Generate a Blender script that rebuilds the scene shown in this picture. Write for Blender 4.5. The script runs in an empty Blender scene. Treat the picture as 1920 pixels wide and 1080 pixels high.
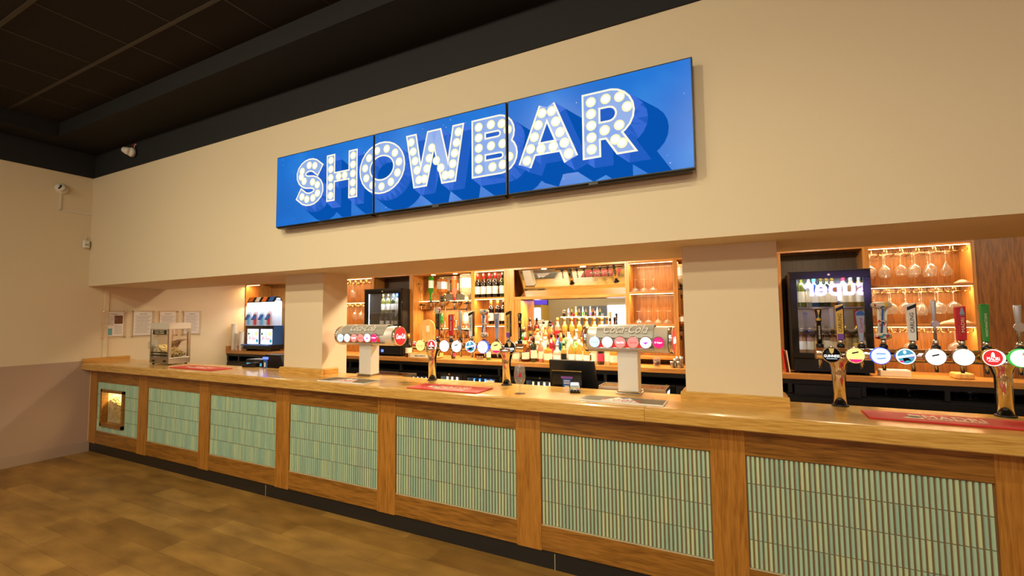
import bpy, bmesh, math, random
from mathutils import Vector, Matrix, geometry
PI = math.pi
S = bpy.context.scene
C = bpy.context.scene.collection
random.seed(7)

# ------------------------------------------------------------------ camera
CP = Vector((7.4831, -2.7953, 1.6673)); YAW, PITCH, ROLL, F = -0.46051, 0.060853, -0.0099054, 850.0
_f = Vector((math.sin(YAW)*math.cos(PITCH), math.cos(YAW)*math.cos(PITCH), math.sin(PITCH)))
_r0 = Vector((math.cos(YAW), -math.sin(YAW), 0)); _u0 = _r0.cross(_f)
_r = math.cos(ROLL)*_r0 + math.sin(ROLL)*_u0; _u = -math.sin(ROLL)*_r0 + math.cos(ROLL)*_u0
cam = bpy.data.cameras.new('camera'); cam.sensor_width = 36; cam.lens = F/1920*36; cam.clip_start = .02
co = bpy.data.objects.new('camera', cam); C.objects.link(co)
co.matrix_world = Matrix(((_r.x, _u.x, -_f.x, CP.x), (_r.y, _u.y, -_f.y, CP.y), (_r.z, _u.z, -_f.z, CP.z), (0, 0, 0, 1)))
S.camera = co
def ray(u, v): return _f + _r*(u-960)/F + _u*(540-v)/F
def wy(u, v, Y):                      # point of the plane y = Y seen at photo coordinate (u, v)
    d = ray(u, v); t = (Y-CP.y)/d.y; return CP + t*d
def wz(u, v, Z):
    d = ray(u, v); t = (Z-CP.z)/d.z; return CP + t*d
def wx(u, v, X):
    d = ray(u, v); t = (X-CP.x)/d.x; return CP + t*d

# ------------------------------------------------------------------ look
S.view_settings.view_transform = 'Standard'; S.view_settings.look = 'None'
S.view_settings.exposure = 0.0; S.view_settings.gamma = 1.0; S.view_settings.use_curve_mapping = False
S.cycles.use_denoising = True
S.cycles.max_bounces = 9; S.cycles.diffuse_bounces = 4; S.cycles.glossy_bounces = 5
S.cycles.transmission_bounces = 6; S.cycles.transparent_max_bounces = 24
S.cycles.caustics_reflective = False; S.cycles.caustics_refractive = False
S.cycles.sample_clamp_indirect = 4.0
W = bpy.data.worlds.new('world'); S.world = W; W.use_nodes = True
W.node_tree.nodes['Background'].inputs[0].default_value = (1, .8, .55, 1)
W.node_tree.nodes['Background'].inputs[1].default_value = 0.02

# ------------------------------------------------------------------ room lights
WARM = (1.0, .90, .64)
def lamp(kind, name, loc, target, energy, color=WARM, **k):
    l = bpy.data.lights.new(name, kind); l.energy = energy; l.color = color
    for a, b in k.items(): setattr(l, a, b)
    o = bpy.data.objects.new(name, l); C.objects.link(o); o.location = loc
    o.rotation_euler = (Vector(target)-Vector(loc)).to_track_quat('-Z', 'Y').to_euler(); return o
for x, e in ((2.4, 34), (4.2, 84), (5.8, 98), (7.4, 74), (9.0, 12)):
    lamp('SPOT', 'downlight', (x, -1.95, 3.9), (x, -1.2, 0), e, spot_size=math.radians(128), spot_blend=1.0, shadow_soft_size=.045)
for x, e in ((1.2, 42), (3.2, 120), (5.4, 150), (7.2, 62), (9.2, 6)):
    lamp('SPOT', 'wall_washer', (x, -3.3, 3.9), (x, 0, 2.2), e, color=(1.0, .89, .63), spot_size=math.radians(125), spot_blend=1.0, shadow_soft_size=.08)
for x in (3.0, 7.0, 10.0):
    lamp('AREA', 'ceiling_panel', (x, -5.4, 3.9), (x, -5.0, 0), 75, color=(1, .88, .6), shape='RECTANGLE', size=1.2, size_y=.6)
for x, e in ((1.2, 8), (2.6, 10), (4.7, 36), (6.2, 36), (8.2, 12), (9.6, 7)):
    lamp('AREA', 'aisle_fill', (x, 1.3, 2.42), (x, 1.5, 0), e*1.25, color=(1, .82, .55), shape='DISK', size=.16)  # unseen fill lamps added above the aisle to brighten back bar and soffit

# ------------------------------------------------------------------ materials
def lin(c):
    return tuple(((x/255)/12.92 if x/255 <= .04045 else (((x/255)+.055)/1.055)**2.4) for x in c) + (1,)
M = {}
def mat(n, c, rough=.5, metal=0, emit=None, es=0, spec=.5, alpha=1, coat=0, trans=0, ior=1.45, bump=0, bscale=200):
    m = bpy.data.materials.new(n); m.use_nodes = True; nt = m.node_tree; b = nt.nodes['Principled BSDF']
    b.inputs['Base Color'].default_value = lin(c); b.inputs['Roughness'].default_value = rough; b.inputs['Metallic'].default_value = metal
    b.inputs['Specular IOR Level'].default_value = spec; b.inputs['Alpha'].default_value = alpha; b.inputs['IOR'].default_value = ior
    b.inputs['Coat Weight'].default_value = coat; b.inputs['Coat Roughness'].default_value = .08; b.inputs['Transmission Weight'].default_value = trans
    if emit: b.inputs['Base Color'].default_value = lin(tuple(q*.35 for q in c))
    if emit: b.inputs['Emission Color'].default_value = lin(emit); b.inputs['Emission Strength'].default_value = es
    if bump:
        t = nt.nodes.new('ShaderNodeTexNoise'); t.inputs['Scale'].default_value = bscale; t.inputs['Detail'].default_value = 4
        tc = nt.nodes.new('ShaderNodeTexCoord'); nt.links.new(tc.outputs['Object'], t.inputs['Vector'])
        bp = nt.nodes.new('ShaderNodeBump'); bp.inputs['Strength'].default_value = bump; bp.inputs['Distance'].default_value = .002
        nt.links.new(t.outputs['Fac'], bp.inputs['Height']); nt.links.new(bp.outputs[0], b.inputs['Normal'])
    M[n] = m; return m
def ramp(nt, stops):
    r = nt.nodes.new('ShaderNodeValToRGB'); e = r.color_ramp.elements
    while len(e) < len(stops): e.new(.5)
    for i, (p, c) in enumerate(stops): e[i].position = p; e[i].color = lin(c)
    return r
def wood(n, axis, dark, mid, light, rough=.35, coat=.2, sc=1.0):
    m = mat(n, mid, rough, coat=coat); nt = m.node_tree; b = nt.nodes['Principled BSDF']; L = nt.links.new
    tc = nt.nodes.new('ShaderNodeTexCoord'); mp = nt.nodes.new('ShaderNodeMapping')
    s = {'x': (.9, 14, 14), 'y': (14, .9, 14), 'z': (14, 14, .9)}[axis]
    mp.inputs['Scale'].default_value = tuple(q*sc for q in s); L(tc.outputs['Object'], mp.inputs['Vector'])
    oi = nt.nodes.new('ShaderNodeObjectInfo'); ad = nt.nodes.new('ShaderNodeVectorMath'); ad.operation = 'ADD'
    mu = nt.nodes.new('ShaderNodeMath'); mu.operation = 'MULTIPLY'; mu.inputs[1].default_value = 37
    L(oi.outputs['Random'], mu.inputs[0]); L(mp.outputs[0], ad.inputs[0]); L(mu.outputs[0], ad.inputs[1])
    n1 = nt.nodes.new('ShaderNodeTexNoise'); n1.inputs['Scale'].default_value = 1.0; n1.inputs['Detail'].default_value = 3; n1.inputs['Distortion'].default_value = .9
    L(ad.outputs[0], n1.inputs['Vector'])
    w = nt.nodes.new('ShaderNodeMath'); w.operation = 'MULTIPLY'; w.inputs[1].default_value = 26; L(n1.outputs['Fac'], w.inputs[0])
    si = nt.nodes.new('ShaderNodeMath'); si.operation = 'SINE'; L(w.outputs[0], si.inputs[0])
    n2 = nt.nodes.new('ShaderNodeTexNoise'); n2.inputs['Scale'].default_value = 9; n2.inputs['Detail'].default_value = 5; L(ad.outputs[0], n2.inputs['Vector'])
    mx = nt.nodes.new('ShaderNodeMath'); mx.operation = 'MULTIPLY_ADD'; mx.inputs[1].default_value = .10; L(si.outputs[0], mx.inputs[0]); L(n2.outputs['Fac'], mx.inputs[2])
    r = ramp(nt, [(.25, dark), (.5, mid), (.75, light)]); L(mx.outputs[0], r.inputs[0]); L(r.outputs[0], b.inputs['Base Color'])
    bp = nt.nodes.new('ShaderNodeBump'); bp.inputs['Strength'].default_value = .12; bp.inputs['Distance'].default_value = .002
    L(mx.outputs[0], bp.inputs['Height']); L(bp.outputs[0], b.inputs['Normal']); return m
wood('oak_front_x', 'x', (112, 72, 24), (150, 100, 36), (172, 118, 50))
wood('oak_front_z', 'z', (142, 92, 32), (172, 114, 42), (186, 128, 54))
wood('oak_top', 'x', (184, 136, 64), (208, 160, 80), (220, 176, 100), rough=.22, coat=.3, sc=1.4)
wood('oak_top_y', 'y', (172, 120, 52), (196, 142, 66), (210, 160, 84), rough=.3)
wood('oak_unit_x', 'x', (156, 100, 46), (182, 124, 60), (196, 138, 72))
wood('oak_unit_z', 'z', (156, 100, 46), (182, 124, 60), (196, 138, 72))
wood('oak_back', 'z', (100, 58, 22), (126, 78, 30), (142, 92, 38), rough=.45, sc=1.5)
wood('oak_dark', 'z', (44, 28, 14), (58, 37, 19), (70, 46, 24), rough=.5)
wood('pine', 'z', (196, 144, 76), (222, 174, 98), (232, 190, 118), rough=.5)
def paint(n, c, rough=.7): return mat(n, c, rough, bump=.12, bscale=160, spec=.3)
paint('cream_wall', (226, 208, 176)); paint('mauve_wall', (186, 158, 138)); paint('skirting', (180, 154, 134), .45)
paint('black_ceiling', (30, 29, 28), .8); paint('black_beam', (37, 37, 38), .7); paint('dark_tile', (34, 27, 20), .9); mat('grid_bar', (52, 44, 34), .5)
mat('plinth', (34, 32, 30), .35, bump=.3, bscale=80); mat('black_plastic', (22, 22, 23), .35); mat('black_gloss', (14, 14, 15), .12)
mat('black_cab', (20, 20, 21), .4); mat('cab_inner', (12, 12, 13), .6); mat('chrome', (225, 222, 218), .08, 1); mat('steel', (190, 186, 178), .28, 1)
mat('brushed', (232, 228, 218), .4, .3); mat('brass', (206, 160, 84), .15, 1); mat('warm_chrome', (232, 216, 196), .08, 1); mat('cover_grey', (176, 172, 160), .45, .2); mat('gold', (206, 168, 84), .25, .8)  # tower metal is chrome with warm room reflections tinted into its colour
mat('grout', (136, 108, 80), .9); mat('sealant', (196, 184, 150), .5); mat('white_plastic', (226, 218, 204), .4); mat('paper', (252, 248, 246), .6)
mat('red_mat', (206, 46, 44), .5, bump=.3, bscale=400); mat('grey_mat', (116, 110, 92), .6, bump=.3, bscale=400); mat('white', (240, 238, 232), .4); mat('ink', (30, 28, 28), .5)
mat('red', (196, 30, 40), .35); mat('green', (46, 140, 52), .35); mat('blue', (40, 90, 170), .35); mat('purple', (120, 70, 160), .4); mat('yellow', (226, 186, 84), .4)
mat('cream_letter', (240, 226, 196), .4); mat('grey_blue', (150, 160, 186), .35); mat('silver', (198, 200, 206), .3, .5); mat('brown', (96, 52, 26), .5); mat('orange', (222, 120, 46), .4)
mat('mirror', (235, 232, 226), .02, 1); mat('led_warm', (255, 220, 160), .5, emit=(255, 214, 150), es=9); mat('led_white', (255, 255, 255), .5, emit=(236, 242, 255), es=7)
mat('popcorn', (236, 214, 150), .8); mat('popcorn_dark', (206, 162, 96), .8); mat('smoke_glass', (60, 60, 60), .1); mat('pink', (214, 60, 90), .4); mat('teal', (90, 176, 190), .4)
for n, c, s in (('e_white', (255, 252, 250), 2.2), ('e_red', (236, 52, 50), 1.0), ('e_pink', (238, 130, 120), 1.5), ('e_magenta', (214, 40, 110), 1.4), ('e_blue', (60, 90, 240), 1.8), ('e_teal', (70, 160, 190), 1.1),
                ('e_black', (14, 14, 16), .2), ('e_yellow', (250, 224, 130), 1.4), ('e_purple', (190, 60, 210), 1.3), ('e_green', (60, 190, 70), 1.2), ('e_gold', (214, 176, 96), .9), ('e_ice', (196, 226, 244), 1.5),
                ('e_neon', (170, 140, 255), 20), ('e_screen', (96, 70, 200), 1.6), ('e_poster', (250, 214, 40), 1), ('e_window', (235, 242, 255), 5), ('e_panel', (255, 240, 215), 4), ('e_led_blue', (70, 90, 255), 4)):
    mat(n, c, .4, emit=c, es=s, spec=.2)

def glass(n, tint=(1, 1, 1), gl=.06, rough=.03, edge=.45):       # thin clear glass: see-through with a sheen that grows at grazing angles
    m = bpy.data.materials.new(n); m.use_nodes = True; nt = m.node_tree; nt.nodes.remove(nt.nodes['Principled BSDF']); L = nt.links.new
    out = nt.nodes['Material Output']; t = nt.nodes.new('ShaderNodeBsdfTransparent'); t.inputs[0].default_value = tint+(1,)
    g = nt.nodes.new('ShaderNodeBsdfGlossy'); g.inputs['Roughness'].default_value = rough
    lw = nt.nodes.new('ShaderNodeLayerWeight'); lw.inputs[0].default_value = .5
    mr = nt.nodes.new('ShaderNodeMapRange'); mr.inputs['To Min'].default_value = gl; mr.inputs['To Max'].default_value = edge
    pw = nt.nodes.new('ShaderNodeMath'); pw.operation = 'POWER'; pw.inputs[1].default_value = 2.5
    L(lw.outputs['Facing'], pw.inputs[0]); L(pw.outputs[0], mr.inputs['Value'])
    mx = nt.nodes.new('ShaderNodeMixShader'); L(mr.outputs[0], mx.inputs[0]); L(t.outputs[0], mx.inputs[1]); L(g.outputs[0], mx.inputs[2]); L(mx.outputs[0], out.inputs[0])
    M[n] = m; return m
glass('clear_glass', (.97, .96, .93), .08, .04, .6); glass('pane', (.93, .94, .94), .07, .01, .35); glass('acrylic', (.97, .96, .95), .03, .02, .25); glass('fridge_pane', (.93, .94, .96), .15, .01, .3)
def lit_veil(n, k):                       # milky white mixed into clear glass, standing in for light it would catch
    nt = M[n].node_tree; out = nt.nodes['Material Output']; src = out.inputs[0].links[0].from_socket
    tr = nt.nodes.new('ShaderNodeBsdfTranslucent'); df = nt.nodes.new('ShaderNodeBsdfDiffuse'); a = nt.nodes.new('ShaderNodeMixShader'); a.inputs[0].default_value = .5
    nt.links.new(tr.outputs[0], a.inputs[1]); nt.links.new(df.outputs[0], a.inputs[2]); m = nt.nodes.new('ShaderNodeMixShader'); m.inputs[0].default_value = k
    nt.links.new(src, m.inputs[1]); nt.links.new(a.outputs[0], m.inputs[2]); nt.links.new(m.outputs[0], out.inputs[0])
glass('clear_glass', (.96, .95, .93), .10, .05, .75); lit_veil('clear_glass', .12)
def liquor(n, c, tr=.45):                # bottle glass with its contents: diffuse + translucent + coat
    m = bpy.data.materials.new(n); m.use_nodes = True; nt = m.node_tree; nt.nodes.remove(nt.nodes['Principled BSDF']); L = nt.links.new
    out = nt.nodes['Material Output']; d = nt.nodes.new('ShaderNodeBsdfTranslucent'); d.inputs[0].default_value = lin(c)
    t = nt.nodes.new('ShaderNodeBsdfTransparent'); t.inputs[0].default_value = lin(c)
    g = nt.nodes.new('ShaderNodeBsdfGlossy'); g.inputs['Roughness'].default_value = .06
    df = nt.nodes.new('ShaderNodeBsdfDiffuse'); df.inputs[0].default_value = lin(c)
    a = nt.nodes.new('ShaderNodeMixShader'); a.inputs[0].default_value = .5; L(d.outputs[0], a.inputs[1]); L(df.outputs[0], a.inputs[2])
    b = nt.nodes.new('ShaderNodeMixShader'); b.inputs[0].default_value = tr; L(a.outputs[0], b.inputs[1]); L(t.outputs[0], b.inputs[2])
    lw = nt.nodes.new('ShaderNodeLayerWeight'); lw.inputs[0].default_value = .35
    mr = nt.nodes.new('ShaderNodeMapRange'); mr.inputs['To Min'].default_value = .07; mr.inputs['To Max'].default_value = .5; L(lw.outputs['Facing'], mr.inputs['Value'])
    x = nt.nodes.new('ShaderNodeMixShader'); L(mr.outputs[0], x.inputs[0]); L(b.outputs[0], x.inputs[1]); L(g.outputs[0], x.inputs[2]); L(x.outputs[0], out.inputs[0])
    M[n] = m; return m
LQ = {'bowl': (236, 242, 250), 'amber': (222, 146, 66), 'clear': (240, 232, 208), 'dark': (26, 18, 14), 'green': (70, 170, 40), 'darkgreen': (24, 58, 20), 'rose': (242, 176, 150), 'red': (200, 24, 50), 'blue': (40, 110, 190),
      'lime': (150, 200, 50), 'gold': (232, 190, 90), 'white': (250, 244, 226), 'orange': (236, 140, 60), 'wine': (30, 14, 18), 'yellowgreen': (170, 170, 60), 'slush_blue': (90, 190, 230), 'slush_red': (232, 60, 50), 'cola': (120, 50, 16)}
for k, c in LQ.items(): liquor('lq_'+k, c, .12 if k in ('dark', 'wine', 'darkgreen', 'white') else .4)

# floor boards
m = mat('floor_boards', (110, 78, 44), .42); nt = m.node_tree; L = nt.links.new; b = nt.nodes['Principled BSDF']
tc = nt.nodes.new('ShaderNodeTexCoord'); br = nt.nodes.new('ShaderNodeTexBrick'); L(tc.outputs['Object'], br.inputs['Vector'])
for k, v in {'Scale': 1.0, 'Mortar Size': .0012, 'Brick Width': .92, 'Row Height': .184, 'Mortar Smooth': .1, 'Bias': 0}.items(): br.inputs[k].default_value = v
br.inputs['Color1'].default_value = lin((176, 134, 68)); br.inputs['Color2'].default_value = lin((146, 106, 50)); br.inputs['Mortar'].default_value = lin((112, 82, 42)); br.offset = .37
mp = nt.nodes.new('ShaderNodeMapping'); mp.inputs['Scale'].default_value = (1.3, 3.5, 1); L(tc.outputs['Object'], mp.inputs['Vector'])
nz = nt.nodes.new('ShaderNodeTexNoise'); nz.inputs['Scale'].default_value = 2; nz.inputs['Detail'].default_value = 6; L(mp.outputs[0], nz.inputs['Vector'])
rp = ramp(nt, [(.3, (196, 188, 176)), (.7, (255, 252, 244))]); L(nz.outputs['Fac'], rp.inputs[0])
mx = nt.nodes.new('ShaderNodeMix'); mx.data_type = 'RGBA'; mx.blend_type = 'MULTIPLY'; mx.inputs[0].default_value = 1
L(br.outputs['Color'], mx.inputs[6]); L(rp.outputs[0], mx.inputs[7]); L(mx.outputs[2], b.inputs['Base Color'])
# glazed mosaic, each little tile its own shade
m = mat('mosaic', (140, 170, 130), .18, coat=.3); nt = m.node_tree; b = nt.nodes['Principled BSDF']
ge = nt.nodes.new('ShaderNodeNewGeometry'); rp = ramp(nt, [(0, (156, 192, 170)), (.4, (172, 206, 180)), (.8, (182, 211, 176)), (1, (202, 218, 172))])
nt.links.new(ge.outputs['Random Per Island'], rp.inputs[0]); nt.links.new(rp.outputs[0], b.inputs['Base Color'])
# newspaper-like tap sculpture
m = mat('collage', (214, 206, 190), .5); nt = m.node_tree; b = nt.nodes['Principled BSDF']; tc = nt.nodes.new('ShaderNodeTexCoord')
v = nt.nodes.new('ShaderNodeTexVoronoi'); v.inputs['Scale'].default_value = 70; nt.links.new(tc.outputs['Object'], v.inputs['Vector'])
sp = nt.nodes.new('ShaderNodeSeparateColor'); nt.links.new(v.outputs['Color'], sp.inputs[0])
rp = ramp(nt, [(0, (216, 208, 192)), (.5, (190, 184, 170)), (.74, (50, 120, 150)), (.82, (200, 40, 40)), (.9, (226, 190, 60)), (.95, (40, 40, 44))]); rp.color_ramp.interpolation = 'CONSTANT'
nt.links.new(sp.outputs[0], rp.inputs[0]); nt.links.new(rp.outputs[0], b.inputs['Base Color'])
# hexagonal wall tile at the far left of the back bar
m = mat('hex_tile', (226, 220, 206), .25); nt = m.node_tree; b = nt.nodes['Principled BSDF']; tc = nt.nodes.new('ShaderNodeTexCoord')
v = nt.nodes.new('ShaderNodeTexVoronoi'); v.feature = 'DISTANCE_TO_EDGE'; v.inputs['Scale'].default_value = 24; v.inputs['Randomness'].default_value = .05
nt.links.new(tc.outputs['Object'], v.inputs['Vector']); rp = ramp(nt, [(0, (70, 60, 50)), (.06, (226, 220, 206))]); nt.links.new(v.outputs['Distance'], rp.inputs[0]); nt.links.new(rp.outputs[0], b.inputs['Base Color'])
# lacy tinned glass of the hazy wine fridge shelves etc. is plain pane

# ------------------------------------------------------------------ builders
class MB:
    def __init__(s): s.v = []; s.f = []; s.mi = []; s.sm = []
    def add(s, v, f, mi=0, sm=False):
        o = len(s.v); s.v += [tuple(p) for p in v]; s.f += [tuple(o+i for i in q) for q in f]; s.mi += [mi]*len(f); s.sm += [sm]*len(f); return s
    def box(s, x0, x1, y0, y1, z0, z1, mi=0):
        v = [(x, y, z) for z in (z0, z1) for y in (y0, y1) for x in (x0, x1)]
        return s.add(v, [(0, 2, 3, 1), (4, 5, 7, 6), (0, 1, 5, 4), (2, 6, 7, 3), (0, 4, 6, 2), (1, 3, 7, 5)], mi)
    def cbox(s, x0, x1, y0, y1, z0, z1, c, mi=0):       # box with chamfered edges along its four z edges and top/bottom rims
        ring = lambda k, z: [(x0+c+k, y0+k, z), (x1-c-k, y0+k, z), (x1-k, y0+c+k, z), (x1-k, y1-c-k, z), (x1-c-k, y1-k, z), (x0+c+k, y1-k, z), (x0+k, y1-c-k, z), (x0+k, y0+c+k, z)]
        rs = [ring(c*.5, z0), ring(0, z0+c*.5), ring(0, z1-c*.5), ring(c*.5, z1)]
        v = sum(rs, []); f = [tuple(range(7, -1, -1)), tuple(range(24, 32))]
        for a in range(3):
            for i in range(8): j = (i+1) % 8; f.append((a*8+i, a*8+j, a*8+8+j, a*8+8+i))
        return s.add(v, f, mi)
    def prism(s, pts, a0, a1, ax='y', mi=0):            # polygon pts in the two other axes, extruded along ax
        def P(p, a): return {'y': (p[0], a, p[1]), 'x': (a, p[0], p[1]), 'z': (p[0], p[1], a)}[ax]
        n = len(pts); v = [P(p, a0) for p in pts]+[P(p, a1) for p in pts]
        f = [tuple(range(n)), tuple(range(2*n-1, n-1, -1))]+[(i, n+i, n+(i+1) % n, (i+1) % n) for i in range(n)]
        return s.add(v, f, mi)
    def lathe(s, prof, c=(0, 0, 0), ax='z', n=20, mi=0, sm=True, caps=True, sx=1, sy=1):
        v = []; f = []
        for r, h in prof:
            for i in range(n):
                a = 2*PI*i/n; p, q = r*math.cos(a)*sx, r*math.sin(a)*sy
                v.append({'z': (c[0]+p, c[1]+q, c[2]+h), 'x': (c[0]+h, c[1]+p, c[2]+q), 'y': (c[0]+p, c[1]+h, c[2]+q)}[ax])
        for k in range(len(prof)-1):
            for i in range(n): j = (i+1) % n; f.append((k*n+i, k*n+j, (k+1)*n+j, (k+1)*n+i))
        s.add(v, f, mi, sm)
        if caps:
            o = len(s.v)-len(v)
            for k in (0, len(prof)-1):
                if prof[k][0] > 1e-5: s.f.append(tuple(o+k*n+i for i in range(n))); s.mi.append(mi); s.sm.append(False)
        return s
    def cyl(s, c, r, h, ax='z', n=20, mi=0, r2=None): return s.lathe([(r, 0), (r if r2 is None else r2, h)], c, ax, n, mi)
    def tube(s, pts, r, n=8, mi=0):
        pts = [Vector(p) for p in pts]; v = []; f = []; up = Vector((0, 0, 1))
        for i, p in enumerate(pts):
            d = (pts[min(i+1, len(pts)-1)]-pts[max(i-1, 0)]).normalized()
            a = d.cross(up) if abs(d.z) < .95 else d.cross(Vector((1, 0, 0))); a.normalize(); b2 = d.cross(a)
            for k in range(n): t = 2*PI*k/n; v.append(p+r*(math.cos(t)*a+math.sin(t)*b2))
        for i in range(len(pts)-1):
            for k in range(n): j = (k+1) % n; f.append((i*n+k, i*n+j, (i+1)*n+j, (i+1)*n+k))
        f += [tuple(range(n)), tuple(range((len(pts)-1)*n, len(pts)*n))]; return s.add(v, f, mi, True)
    def build(s, name, mats, parent=None, bevel=0, loc=None):
        me = bpy.data.meshes.new(name); me.from_pydata(s.v, [], s.f)
        if not isinstance(mats, (list, tuple)): mats = [mats]
        for m in mats: me.materials.append(M[m] if isinstance(m, str) else m)
        for p, i, q in zip(me.polygons, s.mi, s.sm): p.material_index = i; p.use_smooth = q
        bm = bmesh.new(); bm.from_mesh(me); bmesh.ops.recalc_face_normals(bm, faces=bm.faces); bm.to_mesh(me); bm.free()
        o = bpy.data.objects.new(name, me); C.objects.link(o)
        if parent is not None: o.parent = parent
        if loc is not None: o.location = loc
        if bevel:
            q = o.modifiers.new('bevel', 'BEVEL'); q.width = bevel; q.segments = 2; q.limit_method = 'ANGLE'; q.angle_limit = math.radians(40)
        return o
def tag(o, label=None, cat=None, group=None, kind=None):
    for k, v in (('label', label), ('category', cat), ('group', group), ('kind', kind)):
        if v: o[k] = v
    return o
def thing(name, label, cat, loc=(0, 0, 0), rz=0, group=None):
    o = bpy.data.objects.new(name, None); o.empty_display_size = .05; C.objects.link(o); o.location = loc; o.rotation_euler = (0, 0, rz)
    return tag(o, label, cat, group)
def copy_tree(o, parent=None):
    c = o.copy(); C.objects.link(c); c.parent = parent
    for ch in [q for q in KIDS.get(o.name, [])]: copy_tree(ch, c)
    return c
KIDS = {}
def remember(o):                      # note children (by name) so copies can be made without touching the depsgraph
    ch = [q for q in C.objects if q.parent == o]; KIDS[o.name] = ch
    for q in ch: remember(q)
def setmat(o, m, slot=0):
    o.material_slots[slot].link = 'OBJECT'; o.material_slots[slot].material = M[m]
def struct(mb, name, mats, **k): return tag(mb.build(name, mats, **k), kind='structure')
def text(body, parent, mats, loc, w, h, rot=(PI/2, 0, 0), name='lettering', depth=.0006, shear=0, bold=0, keep=False):
    cu = bpy.data.curves.new('t', 'FONT'); cu.body = body; cu.align_x = 'CENTER'; cu.align_y = 'CENTER'; cu.extrude = depth*20; cu.shear = shear; cu.offset = bold; cu.resolution_u = 3
    t = bpy.data.objects.new('t', cu); C.objects.link(t); dg = bpy.context.evaluated_depsgraph_get(); dg.update()
    me = bpy.data.meshes.new_from_object(t.evaluated_get(dg)); bpy.data.objects.remove(t); bpy.data.curves.remove(cu)
    xs = [v.co.x for v in me.vertices]; ys = [v.co.y for v in me.vertices]
    cx, cy = (min(xs)+max(xs))/2, (min(ys)+max(ys))/2; sx = w/(max(xs)-min(xs)); sy = h/(max(ys)-min(ys))
    for v in me.vertices: v.co = ((v.co.x-cx)*sx, (v.co.y-cy)*sy, v.co.z/20)
    me.materials.clear(); me.materials.append(M[mats])
    o = bpy.data.objects.new(name, me); C.objects.link(o); o.parent = parent; o.location = loc; o.rotation_euler = rot; return o
def xyz(p): return (p[0], p[1], p[2])

# ================================================================== THE ROOM
ZT, ZS, SB, H, CB, YB, YC, YP = 3.508, 2.099, .90, 1.12, 1.035, .511, -.03, .067
XR, YN, ZC, ZU = 12.0, -7.0, 3.98, 3.815
struct(MB().box(0, XR, YN, 2.5, -.1, 0), 'floor', 'floor_boards')
w = MB(); w.box(-.15, 0, YN, 2.5, 1.145, 4.1, 0); w.box(-.15, 0, YN, .06, 0, 1.145, 1); w.box(-.15, 0, .06, 2.5, 0, 1.145, 0); struct(w, 'wall_left', ['cream_wall', 'mauve_wall'])
struct(MB().box(0, .016, YN, .075, 0, .125).box(0, .012, YN, .075, .125, .131), 'baseboard_left', 'skirting')
struct(MB().box(0, XR, 0, SB, ZS, ZT), 'wall_bulkhead', 'cream_wall')
struct(MB().box(0, XR, SB, 2.5, 2.46, 2.6), 'trim_4', 'cream_wall')
struct(MB().box(0, XR, 2.34, 2.5, 0, 2.46), 'wall_back', 'cream_wall')
struct(MB().box(XR, XR+.15, YN, 2.5, 0, 4.1), 'wall_right', 'cream_wall')
w = MB(); w.box(-.15, XR, YN-.15, YN, 0, 4.1); struct(w, 'wall_front', 'cream_wall')
# black painted upper band, stepped soffit and suspended ceiling
struct(MB().box(0, XR, .004, SB, ZT, 4.1).box(0, XR, -.012, .004, ZT, ZT+.006), 'trim_1', 'black_beam')
struct(MB().box(0, .02, YN, .004, ZT, 4.1), 'trim_2', 'black_beam')
struct(MB().box(.02, XR, -.494, .004, ZU, ZU+.2).box(.02, .42, YN, -.494, ZU, ZU+.2), 'trim_3', 'black_ceiling')
w = MB(); w.box(.02, XR, YN, -.494, ZC, ZC+.1, 0)
for k in range(20): x = .45+.63*k; w.box(x-.006, x+.006, YN, -.495, ZC-.004, ZC, 1)
for k in range(11): y = -.91-.6*k; w.box(.42, XR, y-.014, y+.014, ZC-.005, ZC, 1)
struct(w, 'ceiling', ['dark_tile', 'grid_bar'])

# columns with oak collars
for k, (x0, x1, y1) in enumerate(((3.371, 3.909, .609), (7.173, 7.704, .80))):
    w = MB(); w.box(x0, x1, .306, y1, CB, ZS); w.box(x0, x1, YB-.04, y1, 0, CB)
    struct(w, 'wall_column', 'cream_wall')
    t = thing('column_collar', ['oak skirting collar on the counter around the left column beside the slush machine', 'oak skirting collar on the counter around the wide right column'][k], 'trim', ((x0+x1)/2, .306, H), group=None)
    hw = (x1-x0)/2
    prof = lambda x0, x1: [(x0, 0), (x1, 0), (x1, .045), (x1-.014, .058), (x0+.014, .058), (x0, .045)]
    MB().prism([(0, 0), (-.036, 0), (-.036, .044), (-.02, .058), (0, .058)], -hw-.03, hw+.03, 'x').build('front_board', 'oak_top', t)
    MB().prism([(hw, 0), (hw+.034, 0), (hw+.034, .044), (hw+.02, .058), (hw, .058)], 0, .19 if k else .17, 'y').build('side_board', 'oak_top_y', t)
    MB().prism([(-hw, 0), (-hw-.034, 0), (-hw-.034, .044), (-hw-.02, .058), (-hw, .058)], 0, .19, 'y').build('side_board', 'oak_top_y', t)

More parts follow.
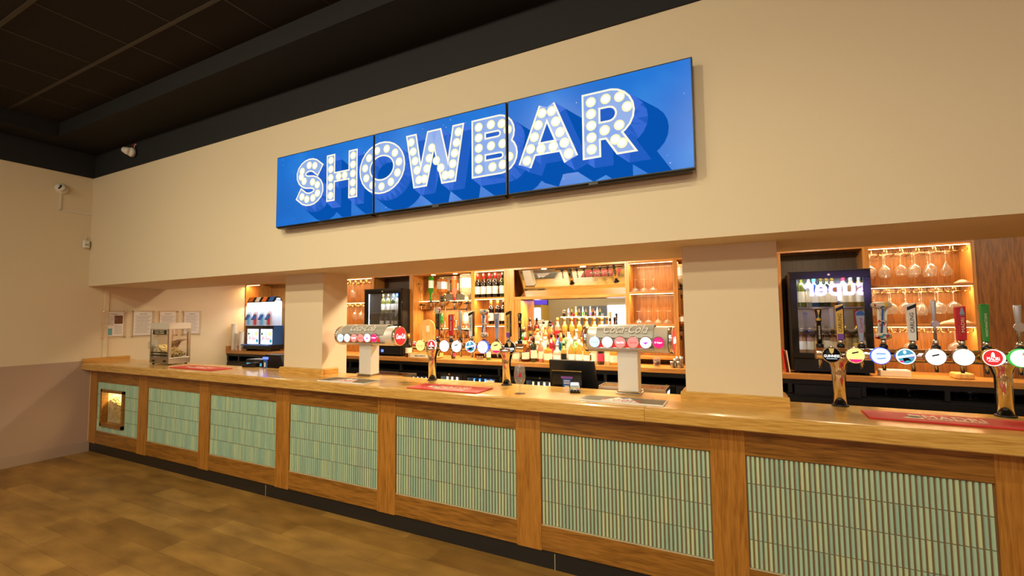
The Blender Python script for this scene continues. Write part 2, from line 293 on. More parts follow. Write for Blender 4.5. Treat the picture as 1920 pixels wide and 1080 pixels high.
# ================================================================== BAR COUNTER
bar = thing('bar_counter', 'long oak framed bar counter faced with green mosaic tile panels and a popcorn window', 'bar', (0, YP, 0))
PB, PT, RB = .274, .883, .1166
edges = [(.15, 1.0), (1.3635+.0-.19-.0, 0)]
pan = [(.175, 1.165), (1.3635, 2.3757), (2.5588, 3.5893), (3.7747, 4.8311), (5.0162, 6.0813), (6.2639, 7.315), (7.4925, 8.5044), (8.705, 9.75)]
sx = [0]+[q for p in pan for q in p]+[9.93]
for i in range(0, len(sx), 2):
    MB().box(sx[i], sx[i+1], 0, .04, RB-.006, CB).build('stile', 'oak_front_z', bar, bevel=.0015)
for i, (a, b) in enumerate(pan):
    MB().box(a, b, .002, .04, PT, CB).build('top_rail', 'oak_front_x', bar, bevel=.001)
    MB().box(a, b, .002, .04, RB, PB).build('bottom_rail', 'oak_front_x', bar, bevel=.001)
    w = MB(); w.box(a, b, .016, .04, PB, PT, 1); w.box(a, b, .006, .016, PB, PB+.005, 2)
    n = 44; px = (b-a-.006)/n; rh = (PT-PB-.008)/4
    hole = None
    if i == 0: hole = (.30, .845, .345, .80)
    for r in range(4):
        for k in range(n):
            x0 = a+.003+k*px+.0035; x1 = x0+px-.0075; z0 = PB+.006+r*rh+.0025; z1 = z0+rh-.005
            segs = [(z0, z1)]
            if hole and x1 > hole[0] and x0 < hole[1]:
                segs = []
                if z0 < hole[2]: segs.append((z0, min(z1, hole[2])))
                if z1 > hole[3]: segs.append((max(z0, hole[3]), z1))
            for q0, q1 in segs:
                if q1-q0 < .004: continue
                xm0, xm1 = x0+.0025, x1-.0025
                w.add([(x0, .014, q0), (xm0, .0085, q0), (xm1, .0085, q0), (x1, .014, q0), (x0, .014, q1), (xm0, .0085, q1), (xm1, .0085, q1), (x1, .014, q1)],
                      [(0, 1, 5, 4), (1, 2, 6, 5), (2, 3, 7, 6), (4, 5, 6, 7), (3, 2, 1, 0)], 0)
    if i == 0:                       # cut the backing around the popcorn window
        w.f = w.f[6:]; w.mi = w.mi[6:]; w.sm = w.sm[6:]
        for q in ((a, hole[0], PB, PT), (hole[1], b, PB, PT), (hole[0], hole[1], PB, hole[2]), (hole[0], hole[1], hole[3], PT)): w.box(q[0], q[1], .016, .04, q[2], q[3], 1)
    w.build('tile_panel', ['mosaic', 'grout', 'sealant'], bar)
h0, h1, h2, h3 = .30, .845, .345, .80
fr = MB()
for q in ((h0, h0+.035, h2, h3), (h1-.035, h1, h2, h3), (h0, h1, h2, h2+.045), (h0, h1, h3-.035, h3)): fr.box(q[0], q[1], -.012, .055, q[2], q[3])
fr.build('window_frame', 'oak_front_x', bar, bevel=.002)
w = MB(); w.box(h0+.03, h1-.03, .30, .31, h2, h3); w.box(h0+.02, h0+.03, .056, .31, h2, h3); w.box(h1-.03, h1-.02, .056, .31, h2, h3); w.box(h0+.02, h1-.02, .056, .31, h2+.02, h2+.03); w.box(h0+.02, h1-.02, .056, .31, h3-.03, h3-.02)
w.build('lit_box', 'cream_letter', bar)
MB().box(h0+.06, h1-.06, .16, .2, h3-.037, h3-.031).build('light_strip', 'led_warm', bar)
MB().box(h0+.035, h1-.035, .046, .049, h2+.045, h3-.035).build('glass_pane', 'pane', bar)
MB().box(0, 9.93, .012, .05, 0, RB-.006).box(0.015, 9.93, .008, .012, RB-.012, RB-.006).build('plinth', 'plinth', bar)
for x in (3.45, 6.35): MB().box(x, x+.004, .011, .0125, 0, RB-.006).build('plinth_joint', 'sealant', bar)
MB().box(0, 9.93, .38, .40, .1, CB).build('back_panel', 'black_cab', bar)
def kernels(n, pos, r, name, mm, label, loc):
    w = MB(); rnd = random.Random(3)
    ico = [(0, 0, 1), (.9, 0, .45), (.28, .85, .45), (-.72, .53, .45), (-.72, -.53, .45), (.28, -.85, .45), (.72, .53, -.45), (-.28, .85, -.45), (-.9, 0, -.45), (-.28, -.85, -.45), (.72, -.53, -.45), (0, 0, -1)]
    fc = [(0, 1, 2), (0, 2, 3), (0, 3, 4), (0, 4, 5), (0, 5, 1), (1, 6, 2), (2, 7, 3), (3, 8, 4), (4, 9, 5), (5, 10, 1), (6, 7, 2), (7, 8, 3), (8, 9, 4), (9, 10, 5), (10, 6, 1), (11, 7, 6), (11, 8, 7), (11, 9, 8), (11, 10, 9), (11, 6, 10)]
    for i in range(n):
        p = pos(rnd); rr = r*rnd.uniform(.7, 1.2)
        w.add([tuple(p[k]+rr*(q[k])*rnd.uniform(.6, 1.15) for k in range(3)) for q in ico], fc, rnd.randrange(2), True)
    o = w.build(name, mm, loc=loc); return tag(o, label, 'popcorn', kind='stuff')
def pw(r):
    x = r.uniform(h0+.045, h1-.045); y = r.uniform(.066, .24); top = h2+.05+.34*(1-.28*(x-h0)/(h1-h0))-.08*(1-(y-.066)/.17)
    return (x, y, r.uniform(h2+.055, max(h2+.08, top)) if r.random() < .5 else top)
kernels(1500, pw, .0105, 'popcorn', ['popcorn', 'popcorn'], 'yellow popcorn heaped behind the small window in the bar front', (0, YP, 0))
lamp('AREA', 'popcorn_window_light', ((h0+h1)/2, YP+.19, h3-.045), ((h0+h1)/2, YP+.15, 0), 6, color=(1, .74, .32), shape='RECTANGLE', size=.4, size_y=.05)

top = thing('bar_worktop', 'long polished oak bar top with a rounded front edge', 'counter top', (0, 0, CB))
t = H-CB
for a, b in ((.001, 6.97), (6.972, 9.98)):
    MB().prism([(YC, .006), (YC+.006, 0), (.305, 0), (.305, t), (YC+.016, t), (YC+.005, t-.004), (YC, t-.014)], a, b, 'x').build('top_board', 'oak_top', top)
for a, b in ((.001, 3.37), (3.91, 7.172), (7.705, 9.98)): MB().box(a, b, .3052, YB, 0, t).build('rear_board', 'oak_top', top)
w = MB(); w.prism([(.001, t+.0005), (.024, t+.0005), (.024, t+.044), (.012, t+.055), (.001, t+.055)], YC+.004, YB-.04, 'y'); w = w.build('worktop_upstand', 'oak_top_y', loc=(0, 0, CB)); tag(w, 'low oak upstand along the left wall at the end of the bar top', 'trim')

# ================================================================== SCREENS
tx = [3.7455, 4.917, 6.115, 7.3019]; tz0, tz1 = 2.486, 3.135
ART = []                                     # (polygon [(x, z)...], layer, material index)
AM = ['tv_blue', 'tv_shadow', 'tv_side', 'tv_edge', 'tv_face', 'tv_bulb_rim', 'tv_bulb', 'tv_dot', 'tv_cast']
mat('tv_blue', (6, 60, 150), .3, emit=(12, 104, 206), es=.85, spec=.3)
nt = M['tv_blue'].node_tree; b = nt.nodes['Principled BSDF']; tc = nt.nodes.new('ShaderNodeTexCoord')
nz = nt.nodes.new('ShaderNodeTexNoise'); nz.inputs['Scale'].default_value = 1.3; nz.inputs['Detail'].default_value = 3; nt.links.new(tc.outputs['Object'], nz.inputs['Vector'])
rp = ramp(nt, [(.3, (8, 104, 204)), (.52, (18, 122, 226)), (.66, (50, 150, 240)), (.8, (150, 176, 236))]); nt.links.new(nz.outputs['Fac'], rp.inputs[0]); nt.links.new(rp.outputs[0], b.inputs['Emission Color'])
for n, c, s in (('tv_cast', (8, 92, 190), .76), ('tv_shadow', (14, 96, 200), .75), ('tv_side', (70, 120, 226), .85), ('tv_edge', (252, 244, 220), 1.0), ('tv_face', (146, 176, 236), .9), ('tv_bulb_rim', (250, 246, 190), .95), ('tv_bulb', (255, 255, 250), 1.15), ('tv_dot', (190, 220, 255), .9)):
    mat(n, c, .3, emit=c, es=s, spec=.3)
T = .118; LH0, LH1 = 2.637, 3.057
def stroke(pts, t, ext, closed=False):
    P = [Vector(p) for p in pts]; n = len(P); Lf = []; Rt = []
    for i in range(n):
        if closed: a, c = P[(i-1) % n], P[(i+1) % n]
        else: a, c = P[max(i-1, 0)], P[min(i+1, n-1)]
        p = P[i].copy(); d = (c-a).normalized()
        if not closed and i == 0: p -= d*ext[0]
        if not closed and i == n-1: p += d*ext[1]
        nn = Vector((-d.y, d.x)); e = 1
        if (closed or 0 < i < n-1):
            d1 = (P[i]-P[i-1]).normalized(); e = 1/max(.35, abs(nn.dot(Vector((-d1.y, d1.x)))))
        Lf.append(p+nn*t/2*e); Rt.append(p-nn*t/2*e)
    q = [(Lf[i], Lf[(i+1) % n], Rt[(i+1) % n], Rt[i]) for i in range(n if closed else n-1)]
    return q
def arc(cx, cz, rx, rz, a0, a1, n=14): return [(cx+rx*math.cos(math.radians(a0+(a1-a0)*i/n)), cz+rz*math.sin(math.radians(a0+(a1-a0)*i/n))) for i in range(n+1)]
h = T/2; z0, z1 = LH0+h*.0, LH1
LET = []
def Lt(x0, x1, strokes, bulbs): LET.append((x0, x1, strokes, bulbs))
zb, zt = LH0+h, LH1-h; zm = (LH0+LH1)/2
def bl(p, q, n): return [(p[0]+(q[0]-p[0])*i/(n-1), p[1]+(q[1]-p[1])*i/(n-1)) for i in range(n)]
s0, s1 = 4.009+h, 4.353-h; sc = (s0+s1)/2; rr = (s1-s0)/2; rz1 = (zt-zm)/2
Sp = arc(sc, zt-rz1, rr*.95, rz1, 35, 270, 12)+arc(sc, zb+rz1, rr, rz1, 90, -145, 12)[1:]
Lt(s0, s1, [(Sp, False)], [Sp[i] for i in (1, 3, 6, 8, 10, 13, 15, 18, 20, 22, 24)])
xa, xb = 4.388+.05, 4.742-.05; HT = .100
Lt(xa, xb, [([(xa, LH0+h), (xa, LH1-h)], False), ([(xb, LH0+h), (xb, LH1-h)], False), ([(xa, zm), (xb, zm)], False)], bl((xa, zb), (xa, zt), 5)+bl((xb, zb), (xb, zt), 5)+[(4.53, zm), (4.6, zm)])
Op = arc(5.0, zm, .235-h, .21-h, 0, 360, 26)[:-1]; Lt(4.768, 5.239, [(Op, True)], [arc(5.0, zm, .235-h, .21-h, 8, 368, 11)[i] for i in range(11)])
Wx = [5.238+.055, 5.378, 5.507, 5.636, 5.776-.055]
Lt(5.238, 5.776, [([(Wx[0], LH1), (Wx[1]-.012, LH0)], False), ([(Wx[1]+.012, LH0), (Wx[2]-.012, LH1)], False), ([(Wx[2]+.012, LH1), (Wx[3]-.012, LH0)], False), ([(Wx[3]+.012, LH0), (Wx[4], LH1)], False)],
   bl((Wx[0], zt), (Wx[1]-.01, zb), 5)+bl((Wx[2], zt), (Wx[1]+.04, zb), 5)[1:]+bl((Wx[2]+.02, zt-.18), (Wx[3]-.03, zb), 3)+bl((Wx[4], zt), (Wx[3]+.02, zb), 5))
xl = 5.832+h
def dl(xr, zlo, zhi): r = (zhi-zlo)/2; return [(xl, zhi), (xr-r, zhi)]+arc(xr-r, (zlo+zhi)/2, r, r, 85, -85, 10)+[(xr-r, zlo), (xl, zlo)]
Lt(5.83, 6.19, [([(xl, LH0+h), (xl, LH1-h)], False), (dl(6.175-h, zm+.005, zt), False), (dl(6.195-h, zb, zm-.005), False)], bl((xl, zb), (xl, zt), 5)+[(5.99, zt), (6.075, zt-.01), (6.12, zm+.09), (5.99, zm), (6.08, zm), (6.13, zm-.1), (6.0, zb), (6.08, zb+.005)])
Lt(6.205, 6.612, [([(6.262, zb), (6.385, zt)], False), ([(6.555, zb), (6.432, zt)], False), ([(6.27, zb+.065), (6.55, zb+.065)], False)],
   bl((6.262, zb), (6.375, zt), 5)+bl((6.555, zb), (6.442, zt), 5)+[(6.365, zb+.065), (6.45, zb+.065)])
xl = 6.647+h
Lt(6.647, 7.0, [([(xl, LH0+h), (xl, LH1-h)], False), (dl(6.975-h, zm-.045, zt), False), ([(6.83, zm-.06), (6.925, LH0)], False)], bl((xl, zb), (xl, zt), 5)+[(6.80, zt), (6.885, zt-.005), (6.93, zm+.075), (6.88, zm-.03), (6.79, zm-.045), (6.855, zm-.115), (6.895, zb+.008)])
SH = Vector((.075, -.062)); CS = Vector((.19, -.15))
def clipz(P, lo, hi):
    for s, lim in ((1, lo), (-1, hi)):
        out = []
        for i in range(len(P)):
            a, c = P[i], P[(i+1) % len(P)]; da, dc = s*(a[1]-lim), s*(c[1]-lim)
            if da >= 0: out.append(Vector((a[0], a[1])))
            if (da > 0 > dc) or (da < 0 < dc): k = da/(da-dc); out.append(Vector((a[0]+(c[0]-a[0])*k, a[1]+(c[1]-a[1])*k)))
        P = out
        if len(P) < 3: return []
    return P
for x0, x1, strokes, bulbs in LET:
    for pts, cl in strokes:
        t = .1 if (4.3 < x0 < 4.5 or 5.2 < x0 < 5.3 or 6.2 < x0 < 6.3) else T; ex = (t/2, t/2); fx = (t/2-.012, t/2-.012)
        if len(pts) == 2 and abs(pts[0][0]-pts[1][0]) > .05 and abs(pts[0][1]-pts[1][1]) > .1:
            ex = fx = (.04, .04)
            if x0 > 6.6: t = .108; ex = (.0, t); fx = (.01, t)
        if len(pts) == 2 and abs(pts[0][1]-pts[1][1]) < .01: ex = fx = (-.02, -.02)
        for q in stroke(pts, t if ex[0] != -.02 else t*.86, ex, cl):
            q = clipz(q, LH0, LH1)
            for i in range(len(q)):
                a, c = q[i], q[(i+1) % len(q)]
                ART.append(([a+SH*.5, c+SH*.5, c+CS, a+CS], 1, 8)); ART.append(([a, c, c+SH, a+SH], 2, 2))
            ART.append(([p+CS for p in q], 1, 8)); ART.append(([p+SH for p in q], 2, 1)); ART.append((list(q), 3, 3))
        for q in stroke(pts, (t if ex[0] != -.02 else t*.86)-.024, fx, cl): ART.append((clipz(q, LH0+.012, LH1-.012), 4, 4))
    for bx, bz in bulbs:
        for r, ly, mi in ((.033, 5, 5), (.023, 6, 6)): ART.append(([Vector((bx+r*math.cos(2*PI*k/16), bz+r*math.sin(2*PI*k/16))) for k in range(16)], ly, mi))
for i in range(70):
    x = random.uniform(tx[0], tx[3]); z = random.uniform(tz0, tz1); r = random.choice((.0022, .003, .004)); ART.append(([Vector((x-r, z)), Vector((x, z-r)), Vector((x+r, z)), Vector((x, z+r))], .5, 7))
tvl = ['left wall screen of three, showing the lit bulb letters S and H on blue', 'middle wall screen of three, showing the lit bulb letters O and W on blue', 'right wall screen of three, showing the lit bulb letters A and R on blue']
for i in range(3):
    a, b = tx[i]+(.004 if i else 0), tx[i+1]-(.004 if i < 2 else 0); cx = (a+b)/2
    t = thing('wall_screen', tvl[i], 'screen', (cx, 0, tz0), group=None); a -= cx; b -= cx; hh = tz1-tz0
    w = MB(); w.box(a, b, -.088, -.05, 0, hh); w.box(a+.1, b-.1, -.05, -.025, .05, hh-.1); w.build('casing', 'black_plastic', t, bevel=.002)
    w = MB(); w.prism([(-.086, -.012), (-.03, -.012), (-.05, .012), (-.088, .012)], a+.02, b-.02, 'x'); w.box(a+.25, a+.35, -.089, -.087, -.006, -.001); w.build('bottom_vents', 'black_gloss', t)
    MB().box(-.2, .2, -.03, -.001, .1, hh-.15).build('wall_bracket', 'steel', t)
    MB().box(-.03, .03, -.089, -.0865, -.012, .0, 0).build('sensor_strip', 'black_plastic', t)
    bz = .008; MB().box(a+bz, b-bz, -.0905, -.088, bz, hh-bz).build('display', 'tv_blue', t)
    bm = bmesh.new()
    for pts, ly, mi in ART:
        xs = [p[0] for p in pts]
        if not xs: continue
        if max(xs) < a+cx or min(xs) > b+cx: continue
        try: f = bm.faces.new([bm.verts.new((p[0]-cx, -.0906-.00025*ly, p[1]-tz0)) for p in pts]); f.material_index = mi
        except Exception: pass
    for co_, no in (((a+bz, 0, 0), (-1, 0, 0)), ((b-bz, 0, 0), (1, 0, 0)), ((0, 0, bz), (0, 0, -1)), ((0, 0, hh-bz), (0, 0, 1))):
        bmesh.ops.bisect_plane(bm, geom=bm.verts[:]+bm.edges[:]+bm.faces[:], plane_co=co_, plane_no=no, clear_outer=True)
    me = bpy.data.meshes.new('lettering'); bm.to_mesh(me); bm.free()
    for n in AM: me.materials.append(M[n])
    o = bpy.data.objects.new('lettering', me); C.objects.link(o); o.parent = t


# ================================================================== BACK COUNTER AND SHELVING
YK, ZK, YF, YR = 1.78, 1.148, 2.08, 2.31
bt = thing('back_worktop', 'oak worktop running along the back wall under the bottle shelves', 'counter top', (0, YK, ZK))
MB().box(.004, 9.98, 0, .555, -.045, 0).build('top_board', 'oak_unit_x', bt, bevel=.002)
tag(MB().box(.003, .03, YK, YK+.25, ZK+.0005, ZK+.07).build('worktop_upstand', 'oak_unit_x'), 'short dark oak upstand at the left end of the back worktop', 'trim')
UC = thing('open_shelf_beam', 'black beam and open shelf running under the whole back worktop', 'shelf', (0, YK, 0))
MB().box(.01, 9.97, .50, .54, .985, ZK-.047).build('back_panel', 'cab_inner', UC)
MB().box(.01, 9.97, .015, .05, 1.062, ZK-.046).build('top_rail', 'black_cab', UC)
for u in (425, 446, 655, 750, 934, 1132, 1290, 1476, 1613, 1768, 1880):
    x = max(wy(u, 690, 1.8).x, .02)
    if x < 9.9: MB().box(x, x+.03, .015, .50, .985, 1.062).build('divider', 'black_cab', UC)
MB().box(.01, 9.97, .05, .50, .976, .985).build('shelf', 'cab_inner', UC)
def floor_cab(x0, x1, label):
    t = thing('black_cabinet', label, 'cabinet', ((x0+x1)/2, YK, 0)); h = (x1-x0)/2
    w = MB(); w.box(-h, h, .48, .5, .02, .975); w.box(-h, -h+.02, .02, .48, 0, .975); w.box(h-.02, h, .02, .48, 0, .975); w.box(-h+.02, h-.02, .02, .48, .08, .1); w.box(-h+.02, h-.02, .02, .48, .955, .975); w.build('carcass', 'black_cab', t)
    MB().box(-h+.022, h-.022, .0, .018, .1, .953).build('door', 'black_plastic', t)
xg0, xg1 = wy(1478, 700, 1.8).x, wy(1612, 700, 1.8).x
MB().box(xg0+.04, xg1, .008, .014, .977, 1.058).build('panel', 'black_plastic', UC)
# small reach-in coolers
def cyl_bottle(n, r, h, nr, nh, capc, body='lq_clear', labelc='white', lab=(.25, .6)):
    o = MB(); o.lathe([(r*.9, 0), (r, h*.02), (r, h*(1-nh)*.92), (r*.8, h*(1-nh)*.98), (nr*1.15, h*(1-nh)*1.08), (nr, h*(1-nh)*1.15), (nr, h*.97)], n=14)
    return o
ord_ = ['first', 'second', 'third', 'fourth', 'fifth', 'sixth', 'seventh', 'eighth', 'ninth', 'tenth', 'eleventh', 'twelfth', 'thirteenth', 'fourteenth', 'fifteenth', 'sixteenth', 'seventeenth', 'eighteenth']
mini = cyl_bottle(0, .028, .2, .012, .4, '').build('small_bottle', 'lq_clear'); mini_used = [False]
cl = [(753, 801, 703, 'leftmost'), (824, 861, 705, 'second from the left'), (874, 928, 708, 'third, with a paper notice'), (986, 1040, 713, 'right behind the beer glass'), (1243, 1256, 715, 'rightmost, mostly hidden by the wide column')]
for k, (u0, u1, v, wh) in enumerate(cl):
    p, q = wy(u0, v, 1.80), wy(u1, v, 1.80); cx = (p.x+q.x)/2; hw = (q.x-p.x)/2; zt_ = min(p.z, .955)
    t = thing('bottle_cooler', 'black glass door bottle cooler under the worktop, '+wh, 'fridge', (cx, 1.80, .1))
    w = MB(); g = hw+.045; H1 = .875
    w.box(-g, g, .36, .38, 0, H1); w.box(-g, -g+.02, .03, .36, 0, H1); w.box(g-.02, g, .03, .36, 0, H1); w.box(-g, g, .03, .36, H1-.02, H1); w.box(-g, g, .03, .36, 0, .02); w.build('body', 'black_cab', t)
    w = MB(); zz = zt_-.1
    w.box(-g, g, 0, .028, zz, H1); w.box(-g, g, 0, .028, 0, .04); w.box(-g, -hw, 0, .028, .04, zz); w.box(hw, g, 0, .028, .04, zz); w.build('door_frame', 'black_gloss', t, bevel=.002)
    MB().box(-hw, hw, .01, .014, .04, zz).build('glass_pane', 'pane', t)
    MB().cyl((0, -.006, zz+.03), .009, .008, 'y', 12).build('lock', 'gold', t)
    MB().box(-hw, hw, .30, .34, zz-.03, zz-.01).build('light_strip', 'led_white', t)
    MB().box(-hw-.02, hw+.02, .04, .35, .62, .628).build('wire_shelf', 'steel', t)
    lamp('AREA', 'cooler_light', (cx, 1.86, .10+zz-.01), (cx, 2.1, .7), 3.5, color=(.86, .93, 1), shape='RECTANGLE', size=2*hw, size_y=.03)
    if k == 2: o = MB().box(hw-.11, hw-.01, -.003, -.001, zz-.10, zz-.015).build('paper_notice', 'cream_letter', t); text('RED BULL', o, 'ink', (hw-.06, -.0035, zz-.04), .07, .014)
    nb = max(1, int(2*hw/.066))
    for j in range(nb):
        o = mini if not mini_used[0] else mini.copy()
        if mini_used[0]: C.objects.link(o)
        mini_used[0] = True; o.location = (cx-hw+(j+.5)*2*hw/nb, 1.92, .73)
        cn = [('dark', 'dark red'), ('clear', 'pale'), ('blue', 'clear blue'), ('gold', 'golden'), ('clear', 'clear')][k]
        setmat(o, 'lq_'+cn[0]); tag(o, '%s drinks bottle, %s from left, in the %s small cooler' % (cn[1], ord_[j], ['leftmost', 'second', 'third', 'fourth', 'rightmost'][k]), 'bottle', 'bottles in the under counter cooler '+wh)

ends = []
for k, (u0, u1, v, wh) in enumerate(cl): ends.append((wy(u0, v, 1.80).x-.05, wy(u1, v, 1.80).x+.05))
x = .012
for k, (a, b) in enumerate(ends+[(9.96, 10)]):
    if a-x > .12: floor_cab(x+.003, a-.003, 'black floor cabinet under the back worktop, %s' % ['at the left end', 'left', 'mid', 'second', 'between the beer glass cooler and the wide column', 'right of the wide column'][k])
    x = b
# glass rails: one rack of bent brass wire channels per shelf
def wire_rack(x0, x1, n, z, where):
    t = tag(None or thing('glass_rack', 'row of brass wire stemware rails '+where, 'rack', ((x0+x1)/2, YF+.01, z)))
    p = (x1-x0)/n
    for i in range(n):
        cx = -(x1-x0)/2+p*(i+.5); w = MB()
        for s in (-1, 1):
            a = cx+s*p*.42; b = cx+s*p*.16
            w.tube([(a, .0, 0), (a, .0, -.034), (a-s*.004, .0, -.04), (b, .0, -.042), (b, .19, -.042), (a, .19, -.04), (a, .19, 0)], .003, 6)
        w.build('rail', 'brass', t)
    return t
def led(x, y, z, parent, w_, e=3.2, tilt=0.0, loc=(0, 0, 0)):
    MB().box(x-w_/2-loc[0], x+w_/2-loc[0], y-.006-loc[1], y+.006-loc[1], z-.005-loc[2], z-loc[2]).build('light_strip', 'led_warm', parent)
    lamp('AREA', 'shelf_light', (x, y+.004, z-.008), (x, y+.16+tilt, z-1), e*1.25, color=(1, .68, .33), shape='RECTANGLE', size=w_*.96, size_y=.012)
TH = .022
def bay(name, label, x0, x1, shelves=(), strips=(), back='oak_back', side='oak_unit_z', top=True, y1=YR, e=3.0, sideL=TH, sideR=TH):
    cx = (x0+x1)/2; a, b = x0-cx+.0005, x1-cx-.0005; t = thing(name, label, 'shelving', (cx, YF, ZK)); Z = 2.30-ZK
    MB().box(a, a+sideL, 0, y1-YF, 0, Z).build('side_panel', side, t); MB().box(b-sideR, b, 0, y1-YF, 0, Z).build('side_panel', side, t)
    MB().box(a+sideL, b-sideR, y1-YF-.01, y1-YF, 0, Z).build('back_panel', back, t)
    if top: MB().box(a+sideL, b-sideR, 0, y1-YF-.01, 2.222-ZK, Z).build('top_panel', 'oak_unit_x', t)
    for z in shelves: MB().box(a+sideL, b-sideR, .0, y1-YF-.01, z-ZK-TH, z-ZK).build('shelf', 'oak_unit_x', t)
    for z in strips: led(cx, YF+.022, z, t, (x1-x0)-.05, e, loc=(cx, YF, ZK))
    return t
SH1, SH2, SH3 = 1.895, 1.562, 1.225
x87 = wy(487, 600, YF).x
bay('shelf_bay', 'narrow lit oak shelf bay at the far left end behind the slush machine', .003, x87, (SH1, SH2), (2.22, SH1-TH), e=2.2)
t = bay('shelf_bay', 'oak bay with hexagonal tiled back behind the slush machine', x87, 1.75, (), (), back='oak_unit_z')
MB().box(wy(520, 540, YF).x-(x87+1.75)/2, (1.75-x87)/2-TH, YR-YF-.016, YR-YF-.0105, .4, 1.07).build('tiled_back', 'hex_tile', t)
lamp('SPOT', 'bay_downlight', (.95, 2.17, 2.215), (.95, 2.2, 0), 6, color=(1, .75, .42), spot_size=2.0, spot_blend=.6, shadow_soft_size=.02)
MB().lathe([(.03, 0), (.03, .004)], (0, 0, 0), n=18).build('downlight_lens', 'led_warm', t, loc=(.95-(x87+1.75)/2, 2.17-YF, 2.216-ZK))
bay('shelf_bay', 'oak stemware bay with lit glass rails just right of the left column', 1.75, 2.857, (SH1, SH2), (2.22, SH1-TH, SH2-TH), e=6)
bay('fridge_bay', 'dark oak lined recess around the left upright fridge', 2.857, 3.533, (), (), back='oak_dark', side='oak_unit_z')
o = bay('shelf_bay', 'oak spirits bay with a mirror and rows of upturned bottles', 3.533, 4.512, (), (), sideL=.045)
cx = (3.533+4.512)/2
m0, m1 = wy(825, 540, 2.28), wy(888, 565, 2.28); m2 = wy(850, 518, 2.28)
MB().box(m0.x-cx, .465, .19, .215, m1.z-ZK, m2.z-ZK).build('mirror', 'mirror', o)
r0, r1 = wy(781, 566, 2.2), wy(840, 579, 2.2); MB().box(r0.x-cx, .464, .15, .2, r1.z-ZK, r0.z-ZK).build('bottle_rail', 'oak_unit_x', o)
MB().box(r0.x-cx, .464, .14, .2, r0.z-ZK, r0.z-ZK+.006).build('rail_light', 'led_warm', o)
r2, r3 = wy(805, 617, 2.2), wy(840, 632, 2.2); MB().box(r2.x-cx, .464, .15, .2, r3.z-ZK, r2.z-ZK).build('bottle_rail', 'oak_unit_x', o)
MB().box(r2.x-cx, .464, .14, .2, r2.z-ZK, r2.z-ZK+.006).build('rail_light', 'led_warm', o)
for x in (3.85, 4.2, 4.4):
    if x < 4.3: MB().cyl((x-cx, .08, 2.217-ZK), .028, .006, n=18).build('downlight_lens', 'led_warm', o)
    lamp('SPOT', 'bay_downlight', (x, YF+.08, 2.212), (x, 2.2, 0), 16, color=(1, .76, .42), spot_size=2.0, spot_blend=.6, shadow_soft_size=.02)
lamp('AREA', 'rail_light', (4.05, 2.22, r1.z-.01), (4.05, 2.24, 0), 6, color=(1, .72, .36), shape='RECTANGLE', size=.75, size_y=.02)
lamp('AREA', 'rail_light', (4.1, 2.22, r3.z-.01), (4.1, 2.24, 0), 3, color=(1, .72, .36), shape='RECTANGLE', size=.7, size_y=.02)
bay('shelf_bay', 'narrow oak wine bay with two shelves of dark red wine', 4.512, 4.98, (SH1, SH2, SH3), (2.22, SH1-TH, SH2-TH), e=2.6)
# mirror bay
x0, x1 = 4.98, 6.435; cx = (x0+x1)/2
t = thing('mirror_bay', 'wide oak bay with a tilted upper mirror and a lower mirror behind the bottle display', 'shelving', (cx, YF, ZK))
MB().box(x0-cx+.001, x0-cx+.11, 0, .02, 0, 2.30-ZK).build('side_panel', 'oak_unit_z', t); MB().box(x0-cx+.111, x0-cx+.2, .004, .2, 0, 1.858-ZK).build('side_panel', 'oak_unit_z', t)
MB().box(x0-cx+.001, x0-cx+.02, .02, .23, 0, 1.15).build('side_panel', 'oak_unit_z', t)
MB().box(x1-cx-.02, x1-cx-.001, 0, .23, 0, 1.15).build('side_panel', 'oak_unit_z', t)
MB().box(x0-cx+.11, x1-cx-.02, 0, .22, 2.215-ZK, 2.30-ZK).build('top_panel', 'oak_unit_x', t)
MB().box(x0-cx+.11, x1-cx-.02, .0, .2, 1.858-ZK, 1.89-ZK).build('rail', 'oak_unit_x', t)
MB().box(x0-cx+.02, x1-cx-.02, .222, .23, 0, 1.15).build('back_panel', 'oak_back', t)
MB().box(x0-cx+.2, x1-cx-.025, .198, .204, .03, 1.857-ZK).build('mirror', 'mirror', t)
lowm = [(.03, 1.892), (.205, 2.21)]
ml = MB(); yb, zb_, yt, zt_ = .165, 1.892-ZK, .075, 2.212-ZK
ml.add([(x0-cx+.125, yb, zb_), (x1-cx-.022, yb, zb_), (x1-cx-.022, yt, zt_), (x0-cx+.125, yt, zt_), (x0-cx+.125, yb+.006, zb_), (x1-cx-.022, yb+.006, zb_), (x1-cx-.022, yt+.006, zt_), (x0-cx+.125, yt+.006, zt_)],
       [(0, 1, 2, 3), (4, 5, 6, 7), (0, 1, 5, 4), (1, 2, 6, 5), (2, 3, 7, 6), (3, 0, 4, 7)])
ml.build('tilted_mirror', 'mirror', t)
for u, v in ((1025, 505), (1098, 501)):
    p = wz(u, v, 2.213); MB().cyl((p.x-cx, .035, 2.207-ZK), .03, .007, n=18).build('downlight_lens', 'led_warm', t)
    lamp('SPOT', 'bay_downlight', (p.x, YF+.035, 2.2), (p.x, 2.0, 0), 20, color=(1, .76, .42), spot_size=2.2, spot_blend=.6, shadow_soft_size=.02)
lamp('AREA', 'bay_rail_light', (cx+.1, 2.12, 1.85), (cx+.1, 2.02, 0), 34, color=(1, .74, .36), shape='RECTANGLE', size=1.15, size_y=.03)
bay('shelf_bay', 'narrow oak bay with upturned champagne saucers beside the right column', 6.435, 6.925, (SH1+.012, SH2+.005, SH3), (2.21, SH1-TH+.01, SH2-TH), e=3.0)
bay('shelf_bay', 'oak spirits bay mostly hidden behind the wide right column', 6.925, 7.835, (), (), e=3)
lamp('AREA', 'rail_light', (7.3, 2.15, 2.2), (7.3, 2.2, 0), 5, color=(1, .72, .36), shape='RECTANGLE', size=.75, size_y=.02)
